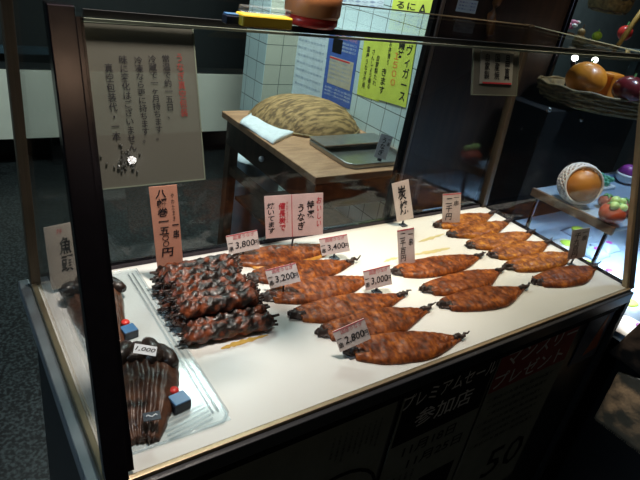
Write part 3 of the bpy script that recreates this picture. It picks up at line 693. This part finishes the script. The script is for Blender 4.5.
MB().box((a.x+.001, a.y+.001, zt+.009), (a.x+.016, a.y+.011, zt+.011)).build('lid', BLUEB, r, bevel=.0006)

# ================================================================== TABLE IN THE KITCHEN
ZT = T-.10
tx0, tx1, ty0, ty1 = .955, 1.498, .968, 1.72
tb = thing('work_table', 'pale brown wooden work table against the tiled wall', 'table', ((tx0+tx1)/2, (ty0+ty1)/2, 0))
MB().box((tx0, ty0, ZT-.028), (tx1, ty1, ZT)).build('table_top', WOOD, tb, bevel=.003)
MB().box((tx0+.02, ty0+.02, ZT-.14), (tx1-.01, ty1-.02, ZT-.0285)).build('apron', DKWOOD, tb)
for x in (tx0+.02, tx1-.06):
    for y in (ty0+.02, ty1-.065): MB().box((x, y, 0), (x+.045, y+.045, ZT-.141)).build('leg', WOODD, tb, bevel=.002)
MB().box((tx0+.025, ty0+.066, ZT-.27), (tx0+.06, ty1-.066, ZT-.235)).build('side_stretcher', WOODD, tb, bevel=.002)
MB().box((tx0+.066, ty0+.06, ZT-.40), (tx1-.07, ty1-.07, ZT-.385)).build('lower_shelf', WOODD, tb)
MB().ball((tx0+.012, 1.36, ZT-.085), .012, 14).build('drawer_knob', WHITE, tb, smooth=True)
# bamboo basket
bz = thing('bamboo_draining_basket', 'large brown woven bamboo basket turned upside down on the work table', 'basket', (1.25, 1.51, ZT))
bc = Vector((1.262, 1.525, ZT))
Mz = Matrix.Rotation(-.55, 4, 'Z')
def wobz(t, z): return 1+.012*math.sin(48*t)
MB().lathe([(.232, .001), (.236, .006), (.232, .018), (.215, .045), (.18, .075), (.13, .098), (.07, .112), (.001, .117)], bc, 64, Mz.to_3x3(), sx=1.02, sy=.86, wob=wobz).build('woven_dome', ZARU, bz, smooth=True)
rimp = [bc + Mz @ Vector((.238*1.02*math.cos(t/48*6.283), .238*.86*math.sin(t/48*6.283), .007)) for t in range(48)]
MB().tube(rimp, .006, 8, True).build('rim', WICK, bz, smooth=True)
MB().ball(at(262, 103, Y=1.66), .008, 10, sx=1.6).build('tied_knot', BLACKM, bz, smooth=True)
# towel
tw = MB()
tc_ = [at(*p, Z=ZT+.012) for p in ((240, 121), (256, 111), (296, 131), (273, 142))]
def twf(u, v):
    p = tc_[0].lerp(tc_[1], v).lerp(tc_[3].lerp(tc_[2], v), u)
    return Vector((p.x, p.y, ZT+.016+.006*noise.noise(Vector((u*4, v*3, 1)))+.006*math.sin(u*7)*math.exp(-((v-.3)/.3)**2)-.010*(abs(2*v-1)**8)))
tw.surf(twf, 26, 18, lambda u, v: Vector((twf(u, v).x, twf(u, v).y, ZT+.001)))
tag(tw.build('folded_towel', TOWEL, smooth=True), 'white folded towel lying on the left side of the work table', 'towel')
# metal tray and board
mt_ = thing('metal_tray', 'shallow grey metal tray near the right corner of the work table', 'tray', (1.29, 1.08, ZT))
q = [at(*p, Z=ZT) for p in ((313, 141), (356, 168), (390, 166), (384, 146))]
xa, xb, yb, yt = q[0].x-.0, 1.44, 1.005, q[0].y
ol = [(1.125, 1.03), (1.15, 1.005), (1.42, 1.005), (1.445, 1.03), (1.445, 1.27), (1.42, 1.30), (1.15, 1.30), (1.125, 1.27)]
MB().slab(ol, ZT+.0005, ZT+.004).build('tray_base', BSTEEL, mt_)
MB().tube([(x, y, ZT+.016) for x, y in ol], .004, 8, True).build('rolled_rim', BSTEEL, mt_, smooth=True)
wl = MB()
for i in range(8):
    (xa_, ya_), (xb_, yb_) = ol[i], ol[(i+1) % 8]; wl.beam((xa_, ya_, ZT+.010), (xb_, yb_, ZT+.010), .002, .014)
wl.build('tray_wall', BSTEEL, mt_)
tg = thing('wooden_tongs_board', 'thin wood-edged metal slab resting across the metal tray', 'board', (1.3, 1.24, ZT+.02))
Mt = Matrix.Translation((1.30, 1.235, ZT+.0215)) @ Matrix.Rotation(.02, 4, 'Z')
MB().box((-.17, -.055, 0), (.17, .055, .006), Mt).build('slab', BSTEEL, tg, bevel=.001)
MB().box((-.17, -.064, -.0005), (.17, -.0555, .008), Mt).build('wooden_edge', WOODD, tg, bevel=.001)
Mp, w_, h_ = frame_from([(381, 133), (393, 137), (386, 160), (374, 157)], at(375, 158, Z=ZT+.03), Vector((-.3, -.93, .2)).normalized())
r_ = thing('price_tag', 'small white upright tag standing on the metal tray in the kitchen', 'price tag', M=Mp, group='small price tags')
rect(MB(), Mp, -w_/2, w_/2, 0, h_, 0, .001).build('card', WHITE, r_)
glyphs(vert('うなぎ'), .01, INK, r_, Mp, cx=-.08*w_, cz=h_*.5, bold=.0006, fit=(.35*w_, .75*h_))
glyphs(vert('一串'), .01, INK, r_, Mp, cx=.30*w_, cz=h_*.7, bold=.0004, fit=(.2*w_, .3*h_))
rect(MB(), Mp, -.008, .008, -.010, 0, -.002, .003).build('clip_foot', CLIP, r_)
# bucket and white sack under the table
r_ = thing('white_bin', 'pale blue bin standing behind the table legs', 'bin', (1.1, 1.78, 0))
MB().lathe([(.10, .001), (.12, .02), (.135, .45), (.14, .46)], (1.24, 1.87, 0), 24).build('bin_body', WHITEP, r_, smooth=True)
MB().lathe([(.142, .461), (.145, .47), (.12, .485), (.001, .49)], (1.24, 1.87, 0), 24).build('lid', WHITEP, r_, smooth=True)

# ================================================================== POSTERS ON THE TILED WALL (x = 1.5)
nw = Vector((-1, 0, 0))
def wallsheet(px, mat, label, name='wall_poster', off=.001, cat='poster', group=None):
    M_, w_, h_ = frame_from(px, Vector((1.5-off, 0, 0)), nw)
    r_ = thing(name, label, cat, M=M_, group=group); rect(MB(), M_, -w_/2, w_/2, 0, h_, -.0012, 0).build('sheet', mat, r_)
    return r_, M_ @ Matrix.Translation((0, -.0012, 0)), w_, h_
r_, M_, w_, h_ = wallsheet([(300, 20), (328, 23), (322, 108), (292, 92)], WHITEP, 'white notice full of faint blue writing in the corner of the tiled wall', 'paper_notice')
for k in range(9):
    glyphs('炭火焼うなぎ白焼き', .02, GREYP, r_, M_, cx=.0, cz=h_*(.93-.095*k), fit=(w_*.78, h_*.035))
r_, M_, w_, h_ = wallsheet([(331, 33), (361, 37), (349, 111), (321, 96)], BLUEP, 'blue printed poster with a beige text panel on the tiled wall')
rect(MB(), M_, -w_*.38, w_*.42, h_*.26, h_*.66, -.0008, 0).build('text_panel', TAN, r_)
rect(MB(), M_, -w_*.38, w_*.30, h_*.63, h_*.65, -.0014, -.0008).build('red_line', REDINK, r_)
rect(MB(), M_, -w_*.34, -w_*.02, h_*.72, h_*.92, -.0008, 0).build('photo', BLACKM, r_)
glyphs('消費税', .03, pmat('pink_print', (.6, .3, .4), .7), r_, M_, cx=w_*.02, cz=h_*.955, fit=(w_*.75, h_*.06))
for k in range(3): glyphs('相談窓口', .02, WHITEP, r_, M_, cx=w_*.2, cz=h_*(.88-.05*k), fit=(w_*.4, h_*.03))
for k in range(3): glyphs('お問い合わせ電話', .02, WHITEP, r_, M_, cx=w_*.02, cz=h_*(.20-.05*k), fit=(w_*.8, h_*.03))
for k in range(5): glyphs('お客様へのご案内です', .02, GREYP, r_, M_ @ Matrix.Translation((0, -.0008, 0)), cx=w_*.0, cz=h_*(.60-.06*k), fit=(w_*.66, h_*.03))
r_, M_, w_, h_ = wallsheet([(366, 36), (392, 40), (376, 101), (356, 93)], YEL, 'yellow-green handwritten menu sheet between the blue poster and the larger yellow sheet')
for s_, fx, fh in (('国産うなぎ使用', -.25, .7), ('さんしょう香る', -.02, .65), ('自家製たれ', .2, .5)):
    glyphs(vert(s_), .02, INK, r_, M_, cx=fx*w_, cz=.48*h_, bold=.0008, fit=(w_*.13, fh*h_))
r_, M_, w_, h_ = wallsheet([(388, 36), (420, 40), (403, 107), (373, 97)], YEL, 'larger yellow-green handwritten sheet beside the dark wooden panel', off=.0028)
for s_, mt2, fx, fz, fw, fh in (('きます', INK, -.34, .30, .16, .40), ('１５００', ORG, -.02, .52, .14, .50), ('ヴィガース', INK, .34, .50, .17, .84), ('鰻丼', INK, .10, .82, .18, .24), ('お持帰り', INK, -.26, .74, .08, .36)):
    glyphs(vert(s_), .02, mt2, r_, M_, cx=fx*w_, cz=fz*h_, bold=.001, fit=(w_*fw, fh*h_))
r_, M_, w_, h_ = wallsheet([(398, -20), (440, -12), (424, 34), (387, 30)], YEL, 'yellow-green sheet above the case top, partly out of the photo')
for s_, fx in (('るうさ', -.28), ('にっこ', .0), ('Ａ８', .28)):
    glyphs(vert(s_), .02, INK, r_, M_, cx=fx*w_, cz=.36*h_, bold=.001, fit=(w_*.18, .5*h_))
r_, M_, w_, h_ = wallsheet([(343, -20), (388, -20), (382, 9), (342, 6)], WHITEP, 'white patterned notice at the top edge above the blue poster', 'paper_notice')
for k in range(4):
    glyphs('◆◇◆◇◆◇', .02, GREYP, r_, M_, cx=.0, cz=h_*(.08+.14*k), fit=(w_*.9, h_*.09))
# ================================================================== DARK WOODEN PANEL
YP = .75
pl = at(437, 0, Y=YP).x-.003; prr = at(565, 30, Y=YP).x
dp = thing('wooden_door', 'dark brown wooden door panel behind the right half of the case', 'door', ((pl+prr)/2, YP+.02, 0))
MB().box((pl+.035, YP, 0), (prr-.02, YP+.030, 2.3)).build('door_leaf', DKWOOD, dp, bevel=.002)
MB().box((pl-.004, YP-.012, 0), (pl+.010, YP+.010, 2.3)).build('frame_post', BLACKM, dp, bevel=.002)
MB().box((pl+.0105, YP-.016, 0), (pl+.024, YP+.010, 2.3)).build('frame_post', pmat('brown_trim', (.16, .11, .08), .4), dp, bevel=.003)
MB().box((pl+.0245, YP-.008, 0), (pl+.0345, YP+.010, 2.3)).build('frame_post', BLACKM, dp, bevel=.002)
MB().box((prr-.0195, YP-.012, 0), (prr, YP+.05, 2.3)).build('frame_post', STEEL, dp, bevel=.002)
npn = Vector((0, -1, 0))
for px, lb in (([(458, -2), (478, 1), (475, 14), (456, 11)], 'small pale notice at the top edge on the dark door'), ([(455, 19), (475, 22), (472, 34), (453, 31)], 'small pale notice just above the front glass edge on the dark door')):
    M_, w_, h_ = frame_from(px, Vector((0, YP-.0005, 0)), npn)
    r_ = thing('door_notice', lb, 'notice', M=M_, group='little notices on the dark door')
    rect(MB(), M_, -w_/2, w_/2, 0, h_, -.001, 0).build('sheet', WHITEP, r_)
    for k in range(3): glyphs('営業のご案内', .01, BLUEP, r_, M_ @ Matrix.Translation((0, -.001, 0)), cx=0, cz=h_*(.75-.25*k), fit=(w_*.75, h_*.13))
# orange-brown curved wood strip hung on the door
pts = [at(x, y, Y=YP-.014) for x, y in ((502, -8), (496, 4), (492, 14), (491, 24), (491, 46))]
st = MB(); st.tube(pts, [.012, .0125, .013, .0135, .013], 10)
tag(st.build('wooden_pole', ORWOOD, smooth=True), 'slightly curved orange-brown wooden pole hanging against the dark door', 'pole')

# ================================================================== FAR BACKDROP
bb = thing('counter_panel', 'long grey board low at the far end of the kitchen', 'counter', (.4, 3.0, 0))
zt0 = at(120, 73, Y=3.0).z; zb0 = at(140, 134, Y=3.0).z
MB().box((-1.2, 3.0, zb0), (2.2, 3.03, zt0)).build('grey_board', GREYB, bb)
MB().box((-1.2, 3.04, zb0-.02), (2.2, 3.2, zt0)).build('counter_body', DARKW, bb)
for x in (-1.1, .5, 2.1): MB().box((x, 3.05, 0), (x+.05, 3.10, zb0-.021)).build('leg', BLACKM, bb)
xb_ = at(20, 50, Y=3.2).x
tag(MB().box((xb_-.15, 3.19, at(30, 54, Y=3.2).z), (at(52, 50, Y=3.2).x+.1, 3.23, at(30, 47, Y=3.2).z)).build('blue_rail', BLUEBAND), 'dim blue rail across the far wall left of the front post', 'rail')

# ================================================================== FRUIT STAND AT THE RIGHT
ZD = T+.04
fs_ = thing('fruit_stand', 'pale blue fruit stand with wood-edged shelf seen through the right-hand glass', 'fruit stand', (1.8, .35, 0))
XE = 1.40; YE0 = at(613, 231, X=XE).y; 
MB().box((XE+.012, YE0, ZD-.015), (2.3, .45, ZD)).build('upper_shelf', PALEBL, fs_, bevel=.002)
MB().box((XE, YE0, ZD-.022), (XE+.0115, .45, ZD+.004)).build('wooden_edge', WOODD, fs_, bevel=.002)
ZL = T-.15
MB().box((1.26, -.26, ZL-.02), (2.2, .735, ZL)).build('lower_shelf', PALEBL, fs_, bevel=.002)
MB().box((1.34, -.20, 0), (2.15, .73, ZL-.021)).build('cabinet', BLACK, fs_)
for x, y in ((XE+.02, YE0+.02), (2.25, YE0+.02), (XE+.02, .43), (2.25, .43)): MB().box((x, y, (ZL if x < 2.2 else 0)), (x+.009, y+.009, ZD-.0155)).build('upright', STEEL, fs_)
# black box with knobs holding the basket
bx = thing('black_drawer_box', 'black drawer box with two shiny knobs under the fruit basket', 'drawer box', (1.85, .66, ZD))
ZB = at(560, 108, X=1.62).z
MB().box((1.52, .56, ZL+.001), (2.1, .73, ZB-.002)).build('box', BLACKM, bx, bevel=.003)
for p in ((549, 110), (581, 120)):
    k = at(*p, Y=.553); MB().ball(k, .008, 12).build('knob', BSTEEL, bx, smooth=True)
s0 = at(590, 166, Y=.435); s1 = at(640, 155, Y=.435)
tag(MB().beam((s0.x, .435, ZD+.011), (s1.x+.2, .435, ZD+.011), .02, .02).build('metal_channel', pmat('blue_metal', (.35, .50, .85), .3, .4)), 'bluish metal channel lying across the fruit shelf behind the melon', 'metal channel')
# melon in a foam net
mc = at(578, 205, Z=ZD+.002); mel = thing('netted_melon', 'large orange fruit in a white foam net on the upper fruit shelf', 'fruit', (mc.x, mc.y, ZD))
rm = .058; cm = Vector((mc.x, mc.y+.02, ZD+rm*.92+.009))
MB().ball(cm, rm, 28, sz=.9).build('fruit', MANGO, mel, smooth=True)
nt2 = MB(); Rn = Matrix.Rotation(.6, 3, 'Y') @ Matrix.Rotation(-.45, 3, 'X')
Rn = (CAM-cm).normalized().to_track_quat('Z', 'Y').to_matrix() @ Matrix.Rotation(.45, 3, 'Y')
for k in range(20):
    a = k/20*6.283
    for sg in (1, -1):
        nt2.tube([cm + Rn @ Vector((math.cos(a+sg*u*.30)*math.sin(1.08+u*.24)*rm*1.05, math.sin(a+sg*u*.30)*math.sin(1.08+u*.24)*rm*1.05, math.cos(1.08+u*.24)*rm*1.05)) for u in range(5)], .0027, 5)
nt2.tube([cm + Rn @ Vector((math.cos(k/40*6.283)*math.sin(1.08)*rm*1.06, math.sin(k/40*6.283)*math.sin(1.08)*rm*1.06, math.cos(1.08)*rm*1.06)) for k in range(40)], .0035, 6, True)
nt2.build('foam_net', NET, mel, smooth=True)
# green pack, purple fruit, tomatoes
gp = at(605, 187, Z=ZD+.01); r_ = thing('grape_pack', 'clear pack of pale green grapes behind the netted fruit', 'fruit pack', (gp.x, gp.y, ZD))
MB().box((gp.x-.055, gp.y-.01, ZD+.0005), (gp.x+.055, gp.y+.07, ZD+.012)).build('punnet', WHITE, r_, bevel=.004)
rn = random.Random(5)
tag_g = MB()
for k in range(34): tag_g.ball((gp.x+rn.uniform(-.045, .045), gp.y+.03+rn.uniform(-.03, .03), ZD+.018+rn.uniform(0, .014)), .0085, 8)
g_ = tag_g.build('green_grapes', MINT, r_, smooth=True); g_['kind'] = 'stuff'
pp = at(630, 182, Z=ZD+.01)
r_ = thing('purple_fruit', 'purple fruit in a white foam sleeve at the right end of the fruit shelf', 'fruit', (pp.x, pp.y, ZD))
MB().ball((pp.x, pp.y+.02, ZD+.034), .032, 18).build('fruit', PURPLE, r_, smooth=True)
MB().lathe([(.018, .001), (.033, .012), (.036, .028), (.034, .036), (.0325, .034), (.0335, .028)], (pp.x, pp.y+.02, ZD), 24, wob=lambda t, z: 1+.03*math.sin(12*t)).build('foam_sleeve', NET, r_, smooth=True)
for (px, rad, lb) in (((613, 224), .036, 'large orange-red tomato at the front corner of the fruit shelf'), ((626, 215), .028, 'smaller red tomato behind the large one on the fruit shelf'), ((607, 208), .024, 'dull red tomato left of the green stems on the fruit shelf')):
    c = at(*px, Z=ZD+.003); r_ = thing('tomato', lb, 'tomato', (c.x, c.y, ZD), group='tomatoes on the fruit shelf')
    cc = Vector((c.x, c.y+rad*.4, ZD+rad*.82)); MB().ball(cc, rad, 22, sz=.82, wob=lambda t, z: 1+.03*math.cos(5*t)).build('fruit', TOM, r_, smooth=True)
    lf = MB()
    for k in range(5):
        a = k*1.256; lf.tube([cc+Vector((0, 0, rad*.82)), cc+Vector((math.cos(a)*rad*.35, math.sin(a)*rad*.35, rad*.86)), cc+Vector((math.cos(a)*rad*.7, math.sin(a)*rad*.7, rad*.70))], [.003, .004, .001], 6)
    lf.build('stem_leaves', GREEN, r_, smooth=True)
for px in ((617, 198), (624, 203), (612, 203)):
    c = at(*px, Z=ZD+.075)
    # small pale green fruit piled on the tomatoes
lp = at(618, 207, Y=at(613, 224, Z=ZD).y+.005)
r_ = thing('green_sprouts', 'bunch of pale green buds resting between the tomatoes', 'vegetable', (lp.x, lp.y, lp.z-.01))
for dx, dy, dz, q_ in ((-.022, .0, .028, .012), (.0, .012, .036, .013), (.02, .004, .034, .011), (.004, -.012, .024, .012)):
    MB().ball((lp.x+dx, lp.y+dy, lp.z+dz-.022), q_, 12, sx=1.4).build('bud', pmat('bud_green', (.45, .72, .25), .5) if 'bud_green' not in MATS else MATS['bud_green'], r_, smooth=True)
MB().tube([(lp.x-.02, lp.y, lp.z), (lp.x, lp.y, lp.z-.008), (lp.x+.02, lp.y+.01, lp.z+.005)], .003, 6).build('stalk', GREEN, r_, smooth=True)
# lower shelf packs
packs = [((577, 232), .05, .03, 'white wrapped pack with a purple mark just under the shelf edge', LIME), ((566, 246), .06, .04, 'flat pack of yellow-green fruit nearest the case glass on the lower shelf', LIME), ((594, 252), .055, .03, 'white pack with a pink mark on the lower shelf', None), ((585, 266), .06, .04, 'flat pack with lime green slices in front on the lower shelf', LIME), ((606, 246), .05, .03, 'pale blue bag standing near the right post on the lower shelf', None), ((606, 274), .05, .03, 'white pack beside the right front post on the lower shelf', None), ((628, 306), .07, .05, 'white floral wrapped pack just outside the right front post', LIME), ((636, 330), .06, .05, 'white crumpled pack lowest at the right edge of the photo', None)]
for i, (px, a_, b2, lb, fr) in enumerate(packs):
    c = at(*px, Z=ZL+.008); 
    r_ = thing('wrapped_pack', lb, 'food pack', (c.x, c.y, ZL), group='packs on the lower fruit shelf')
    seed = i*3.1; sx_ = a_*.85; sy_ = b2*1.15
    f = lambda u, v, sx_=sx_, sy_=sy_, c=c, seed=seed: Vector((c.x+(2*u-1)*sx_, c.y+(2*v-1)*sy_, ZL+.004+.016*(1-abs(2*u-1)**4)*(1-abs(2*v-1)**4)+.003*noise.noise(Vector((u*5, v*5, seed)))))
    MB().surf(f, 14, 10, lambda u, v, f=f: Vector((f(u, v).x, f(u, v).y, ZL+.0006))).build('wrapper', WHITE if i % 2 else PALEBL, r_, smooth=True)
    if fr: MB().ball((c.x, c.y, ZL+.019), .022, 18, sx=1.3, sz=.25).build('fruit_slice', fr, r_, smooth=True)
    else: MB().ball((c.x+.01, c.y, ZL+.020), .010, 12, sx=1.5, sz=.3).build('printed_mark', PURPLE if i % 3 else PINKF, r_, smooth=True)
# wicker basket with fruit
bcx = at(597, 112, X=1.70); ZB2 = ZB
bp_ = Vector((1.83, .560, ZB))
bk = thing('wicker_tray_basket', 'oval wicker basket of fruit on the black drawer box', 'basket', tuple(bp_))
Rb = Matrix.Rotation(-.55, 4, 'Z').to_3x3()
MB().lathe([(.001, .001), (.19, .001), (.23, .03), (.245, .062), (.238, .063), (.222, .034), (.18, .010), (.001, .010)], bp_, 48, Rb, sx=1.0, sy=.55, wob=lambda t, z: 1+.01*math.sin(40*t)).build('basket_body', WICK, bk, smooth=True)
for j, z in enumerate((.012, .026, .040, .052, .064)):
    rr = (.205, .228, .238, .243, .246)[j]
    MB().tube([bp_ + Rb @ Vector((rr*1.01*math.cos(k/56*6.283), .55*rr*1.02*math.sin(k/56*6.283), z+.003*math.sin(k*1.4+j*3))) for k in range(56)], .0055, 6, True).build('woven_band', WICK, bk, smooth=True)
def fruit(px, Yv, rad, mat, label, sx=1, sz=.85, name='orange_fruit', cat='fruit', stem=True):
    c = at(*px, Y=Yv); r_ = thing(name, label, cat, (c.x, c.y, c.z-rad*sz), group='fruit in the wicker basket')
    MB().ball(c, rad, 28, sx=sx, sz=sz, wob=lambda t, z: 1+.025*math.cos(8*t)).build('fruit', mat, r_, smooth=True)
    if stem: MB().tube([c+Vector((0, 0, rad*sz*.93)), c+Vector((.003, 0, rad*sz+.009))], .004, 6).build('stem', GREEN, r_)
fruit((586, 79), .58, .064, ORANGE, 'large round orange pumpkin in the wicker basket')
fruit((629, 90), .47, .052, APPLE, 'dark red apple at the right of the wicker basket', name='apple')
c = at(611, 84, Y=.56)
tag(MB().box((c.x-.035, .54, ZB+.02), (c.x+.04, .60, c.z+.035)).build('orange_box', ORANGE, bevel=.008), 'upright orange packet between the pumpkin and the apple', 'packet')
# added glowing balls for lamp reflections, and things on the upper wall shelf
struct('wall_side', MB().box((pl+.5, 1.55, 0), (4.2, 1.6, 2.6)), GREYW)
for p, lb in (((575, 58), 'glowing ball as a lamp glint above the pumpkin, left one of the pair'), ((595, 60), 'glowing ball as a lamp glint above the pumpkin, right one of the pair')):
    c = at(*p, Y=.68); r_ = thing('lamp_glint', lb, 'glint', (c.x, c.y, c.z), group='pair of lamp glints above the pumpkin')
    MB().ball(c, .010, 14, sx=1.3).build('glint', GLINT, r_, smooth=True)
    MB().lathe([(.004, 0), (.009, .01), (.009, .02)], c-Vector((0, 0, .030)), 12).build('glint_base', STEEL, r_, smooth=True)
    MB().tube([(c.x, c.y, ZB-.0015), c-Vector((0, 0, .014))], .004, 8).build('stem', RUBBER, r_)  # base and stem made up to carry the glowing reflection
us = thing('upper_fruit_shelf', 'dim grey shelf board with flowers and fruit above the pumpkin basket', 'shelf', (2.3, 1.0, 0))
z5 = at(600, 50, Y=1.0).z
x5 = at(562, 40, Y=1.0).x
MB().box((x5-.03, .88, z5-.02), (3.1, 1.15, z5)).build('shelf_board', GREYW, us, bevel=.002)
for x in (x5, 3.05): MB().box((x, 1.1, 0), (x+.03, 1.14, z5-.0205)).build('upright', GREYW, us)
def onshelf(px, nm, lb, cat): 
    c = at(*px, Y=1.0); return thing(nm, lb, cat, (c.x, 1.0, z5)), c
r_, c = onshelf((571, 25), 'flower_pot', 'white and pink flowers at the left end of the upper shelf', 'flowers')
for k in range(9):
    a = k*2.4; q_ = .005*math.sqrt(k)*2.2; MB().ball((c.x+q_*math.cos(a), 1.0+q_*math.sin(a), c.z-.01+.012*(k % 3)), .013, 10, sz=.6).build('petal_cluster', WHITE if k % 2 else PINKF, r_, smooth=True)
MB().lathe([(.018, .0), (.026, max(.02, c.z-z5-.03))], (c.x, 1.0, z5+.001), 14).build('pot', WOODD, r_, smooth=True)
r_, c = onshelf((597, 36), 'lime_fruit', 'bright yellow-green fruit in the middle of the upper shelf', 'fruit')
MB().ball((c.x, 1.0, max(z5+.022, c.z)), .02, 16, sx=1.3).build('fruit', LIME, r_, smooth=True); MB().tube([(c.x, 1.0, max(z5+.022, c.z)+.018), (c.x+.003, 1.0, max(z5+.022, c.z)+.03)], .003, 6).build('stem', GREEN, r_)
r_, c = onshelf((625, 33), 'red_pepper', 'round bright red fruit beside the bamboo cane on the upper shelf', 'fruit')
MB().ball((c.x, 1.0, max(z5+.035, c.z)), .034, 18, wob=lambda t, z: 1+.05*math.cos(4*t)).build('fruit', REDP, r_, smooth=True); MB().tube([(c.x, 1.0, max(z5+.035, c.z)+.03), (c.x+.003, 1.0, max(z5+.035, c.z)+.05)], .005, 6).build('stem', GREEN, r_)
r_, c = onshelf((583, 28), 'small_gourd', 'dull brown gourd right of the flowers on the upper shelf', 'gourd')
MB().ball((c.x, 1.0, z5+.03), .029, 16).ball((c.x, 1.0, z5+.065), .017, 14).build('gourd_body', WICK, r_, smooth=True); MB().tube([(c.x, 1.0, z5+.08), (c.x+.004, 1.0, z5+.098)], .003, 6).build('stem', WOODD, r_)
p0 = at(644, 8, Y=.93); p1_ = at(612, 54, Y=.93)
tag(MB().tube([p1_, p1_.lerp(p0, .33), p1_.lerp(p0, .36), p1_.lerp(p0, .68), p1_.lerp(p0, .71), p0+(p0-p1_)*.3], [.010, .0105, .012, .0105, .012, .010], 12).build('bamboo_cane', pmat('bamboo', (.55, .32, .08), .4), smooth=True), 'slanting golden bamboo cane at the top right corner', 'cane')
c = at(609, 5, Y=1.0)
hb = thing('hanging_basket', 'dark woven basket hanging at the top right of the photo', 'basket', (c.x, 1.0, c.z-.03))
MB().lathe([(.001, -.035), (.06, -.032), (.085, -.015), (.092, .02), (.09, .06), (.086, .06), (.085, .02), (.07, -.010), (.001, -.02)], (c.x, 1.0, c.z), 32, wob=lambda t, z: 1+.02*math.sin(20*t)).build('basket_bowl', WICK, hb, smooth=True)
for j in range(5): MB().tube([(c.x+(.075+.005*j)*math.cos(k/36*6.283), 1.0+(.075+.005*j)*math.sin(k/36*6.283), c.z-.02+.018*j+.004*math.sin(k*1.5)) for k in range(36)], .006, 6, True).build('woven_band', WOODD, hb, smooth=True)
MB().tube([(c.x-.085, 1.0, c.z+.06), (c.x-.05, 1.0, c.z+.15), (c.x, 1.0, c.z+.18), (c.x+.05, 1.0, c.z+.15), (c.x+.085, 1.0, c.z+.06)], .006, 8).build('handle', WOODD, hb, smooth=True)
MB().tube([(c.x, 1.0, c.z+.18), (c.x, 1.0, 2.599)], .003, 6).build('cord', WOODD, hb)

# ================================================================== CLOTH BAG AT THE LOWER RIGHT
XB = 1.226
def quad_cloth(name, px, Xv, mat, parent, thick=.03):
    P = [at(*p, X=Xv) for p in px]
    def f(u, v):
        p = P[0].lerp(P[1], u).lerp(P[3].lerp(P[2], u), v)
        return Vector((p.x-.010*math.sin(math.pi*u)*math.sin(math.pi*v)+.004*noise.noise(Vector((u*5, v*5, 2))), p.y, p.z+.005*noise.noise(Vector((u*6, 9, v*2)))))
    MB().surf(f, 18, 18, lambda u, v: f(u, v)+Vector((thick*(.3+.7*math.sin(math.pi*u)*math.sin(math.pi*v)), 0, 0))).build(name, mat, parent, smooth=True)
c = at(630, 400, X=XB)
bg = thing('cloth_bag', 'beige cloth bag with a dark brown flap hanging right of the case', 'bag', (XB, c.y, c.z))
quad_cloth('bag_body', [(618, 372), (668, 392), (648, 458), (594, 418)], XB, BEIGEC, bg)
quad_cloth('flap', [(645, 318), (690, 340), (668, 396), (609, 352)], XB-.008, BROWNC, bg, .036)
a = at(655, 335, X=XB)
MB().tube([a, (1.245, a.y, T-.12), (1.30, a.y, T-.141), (1.36, a.y, T-.146)], .004, 8).build('strap', BROWNC, bg, smooth=True)
fr_ = MB()
for k in range(30):
    p = at(596+k*1.75, 419+k*1.33, X=XB); fr_.tube([p+Vector((.005, 0, .004)), p+Vector((.005, .002*math.sin(k), -.008))], .0011, 5)
fr_.build('fringe', BEIGEC, bg)
print('objects', len(bpy.data.objects))
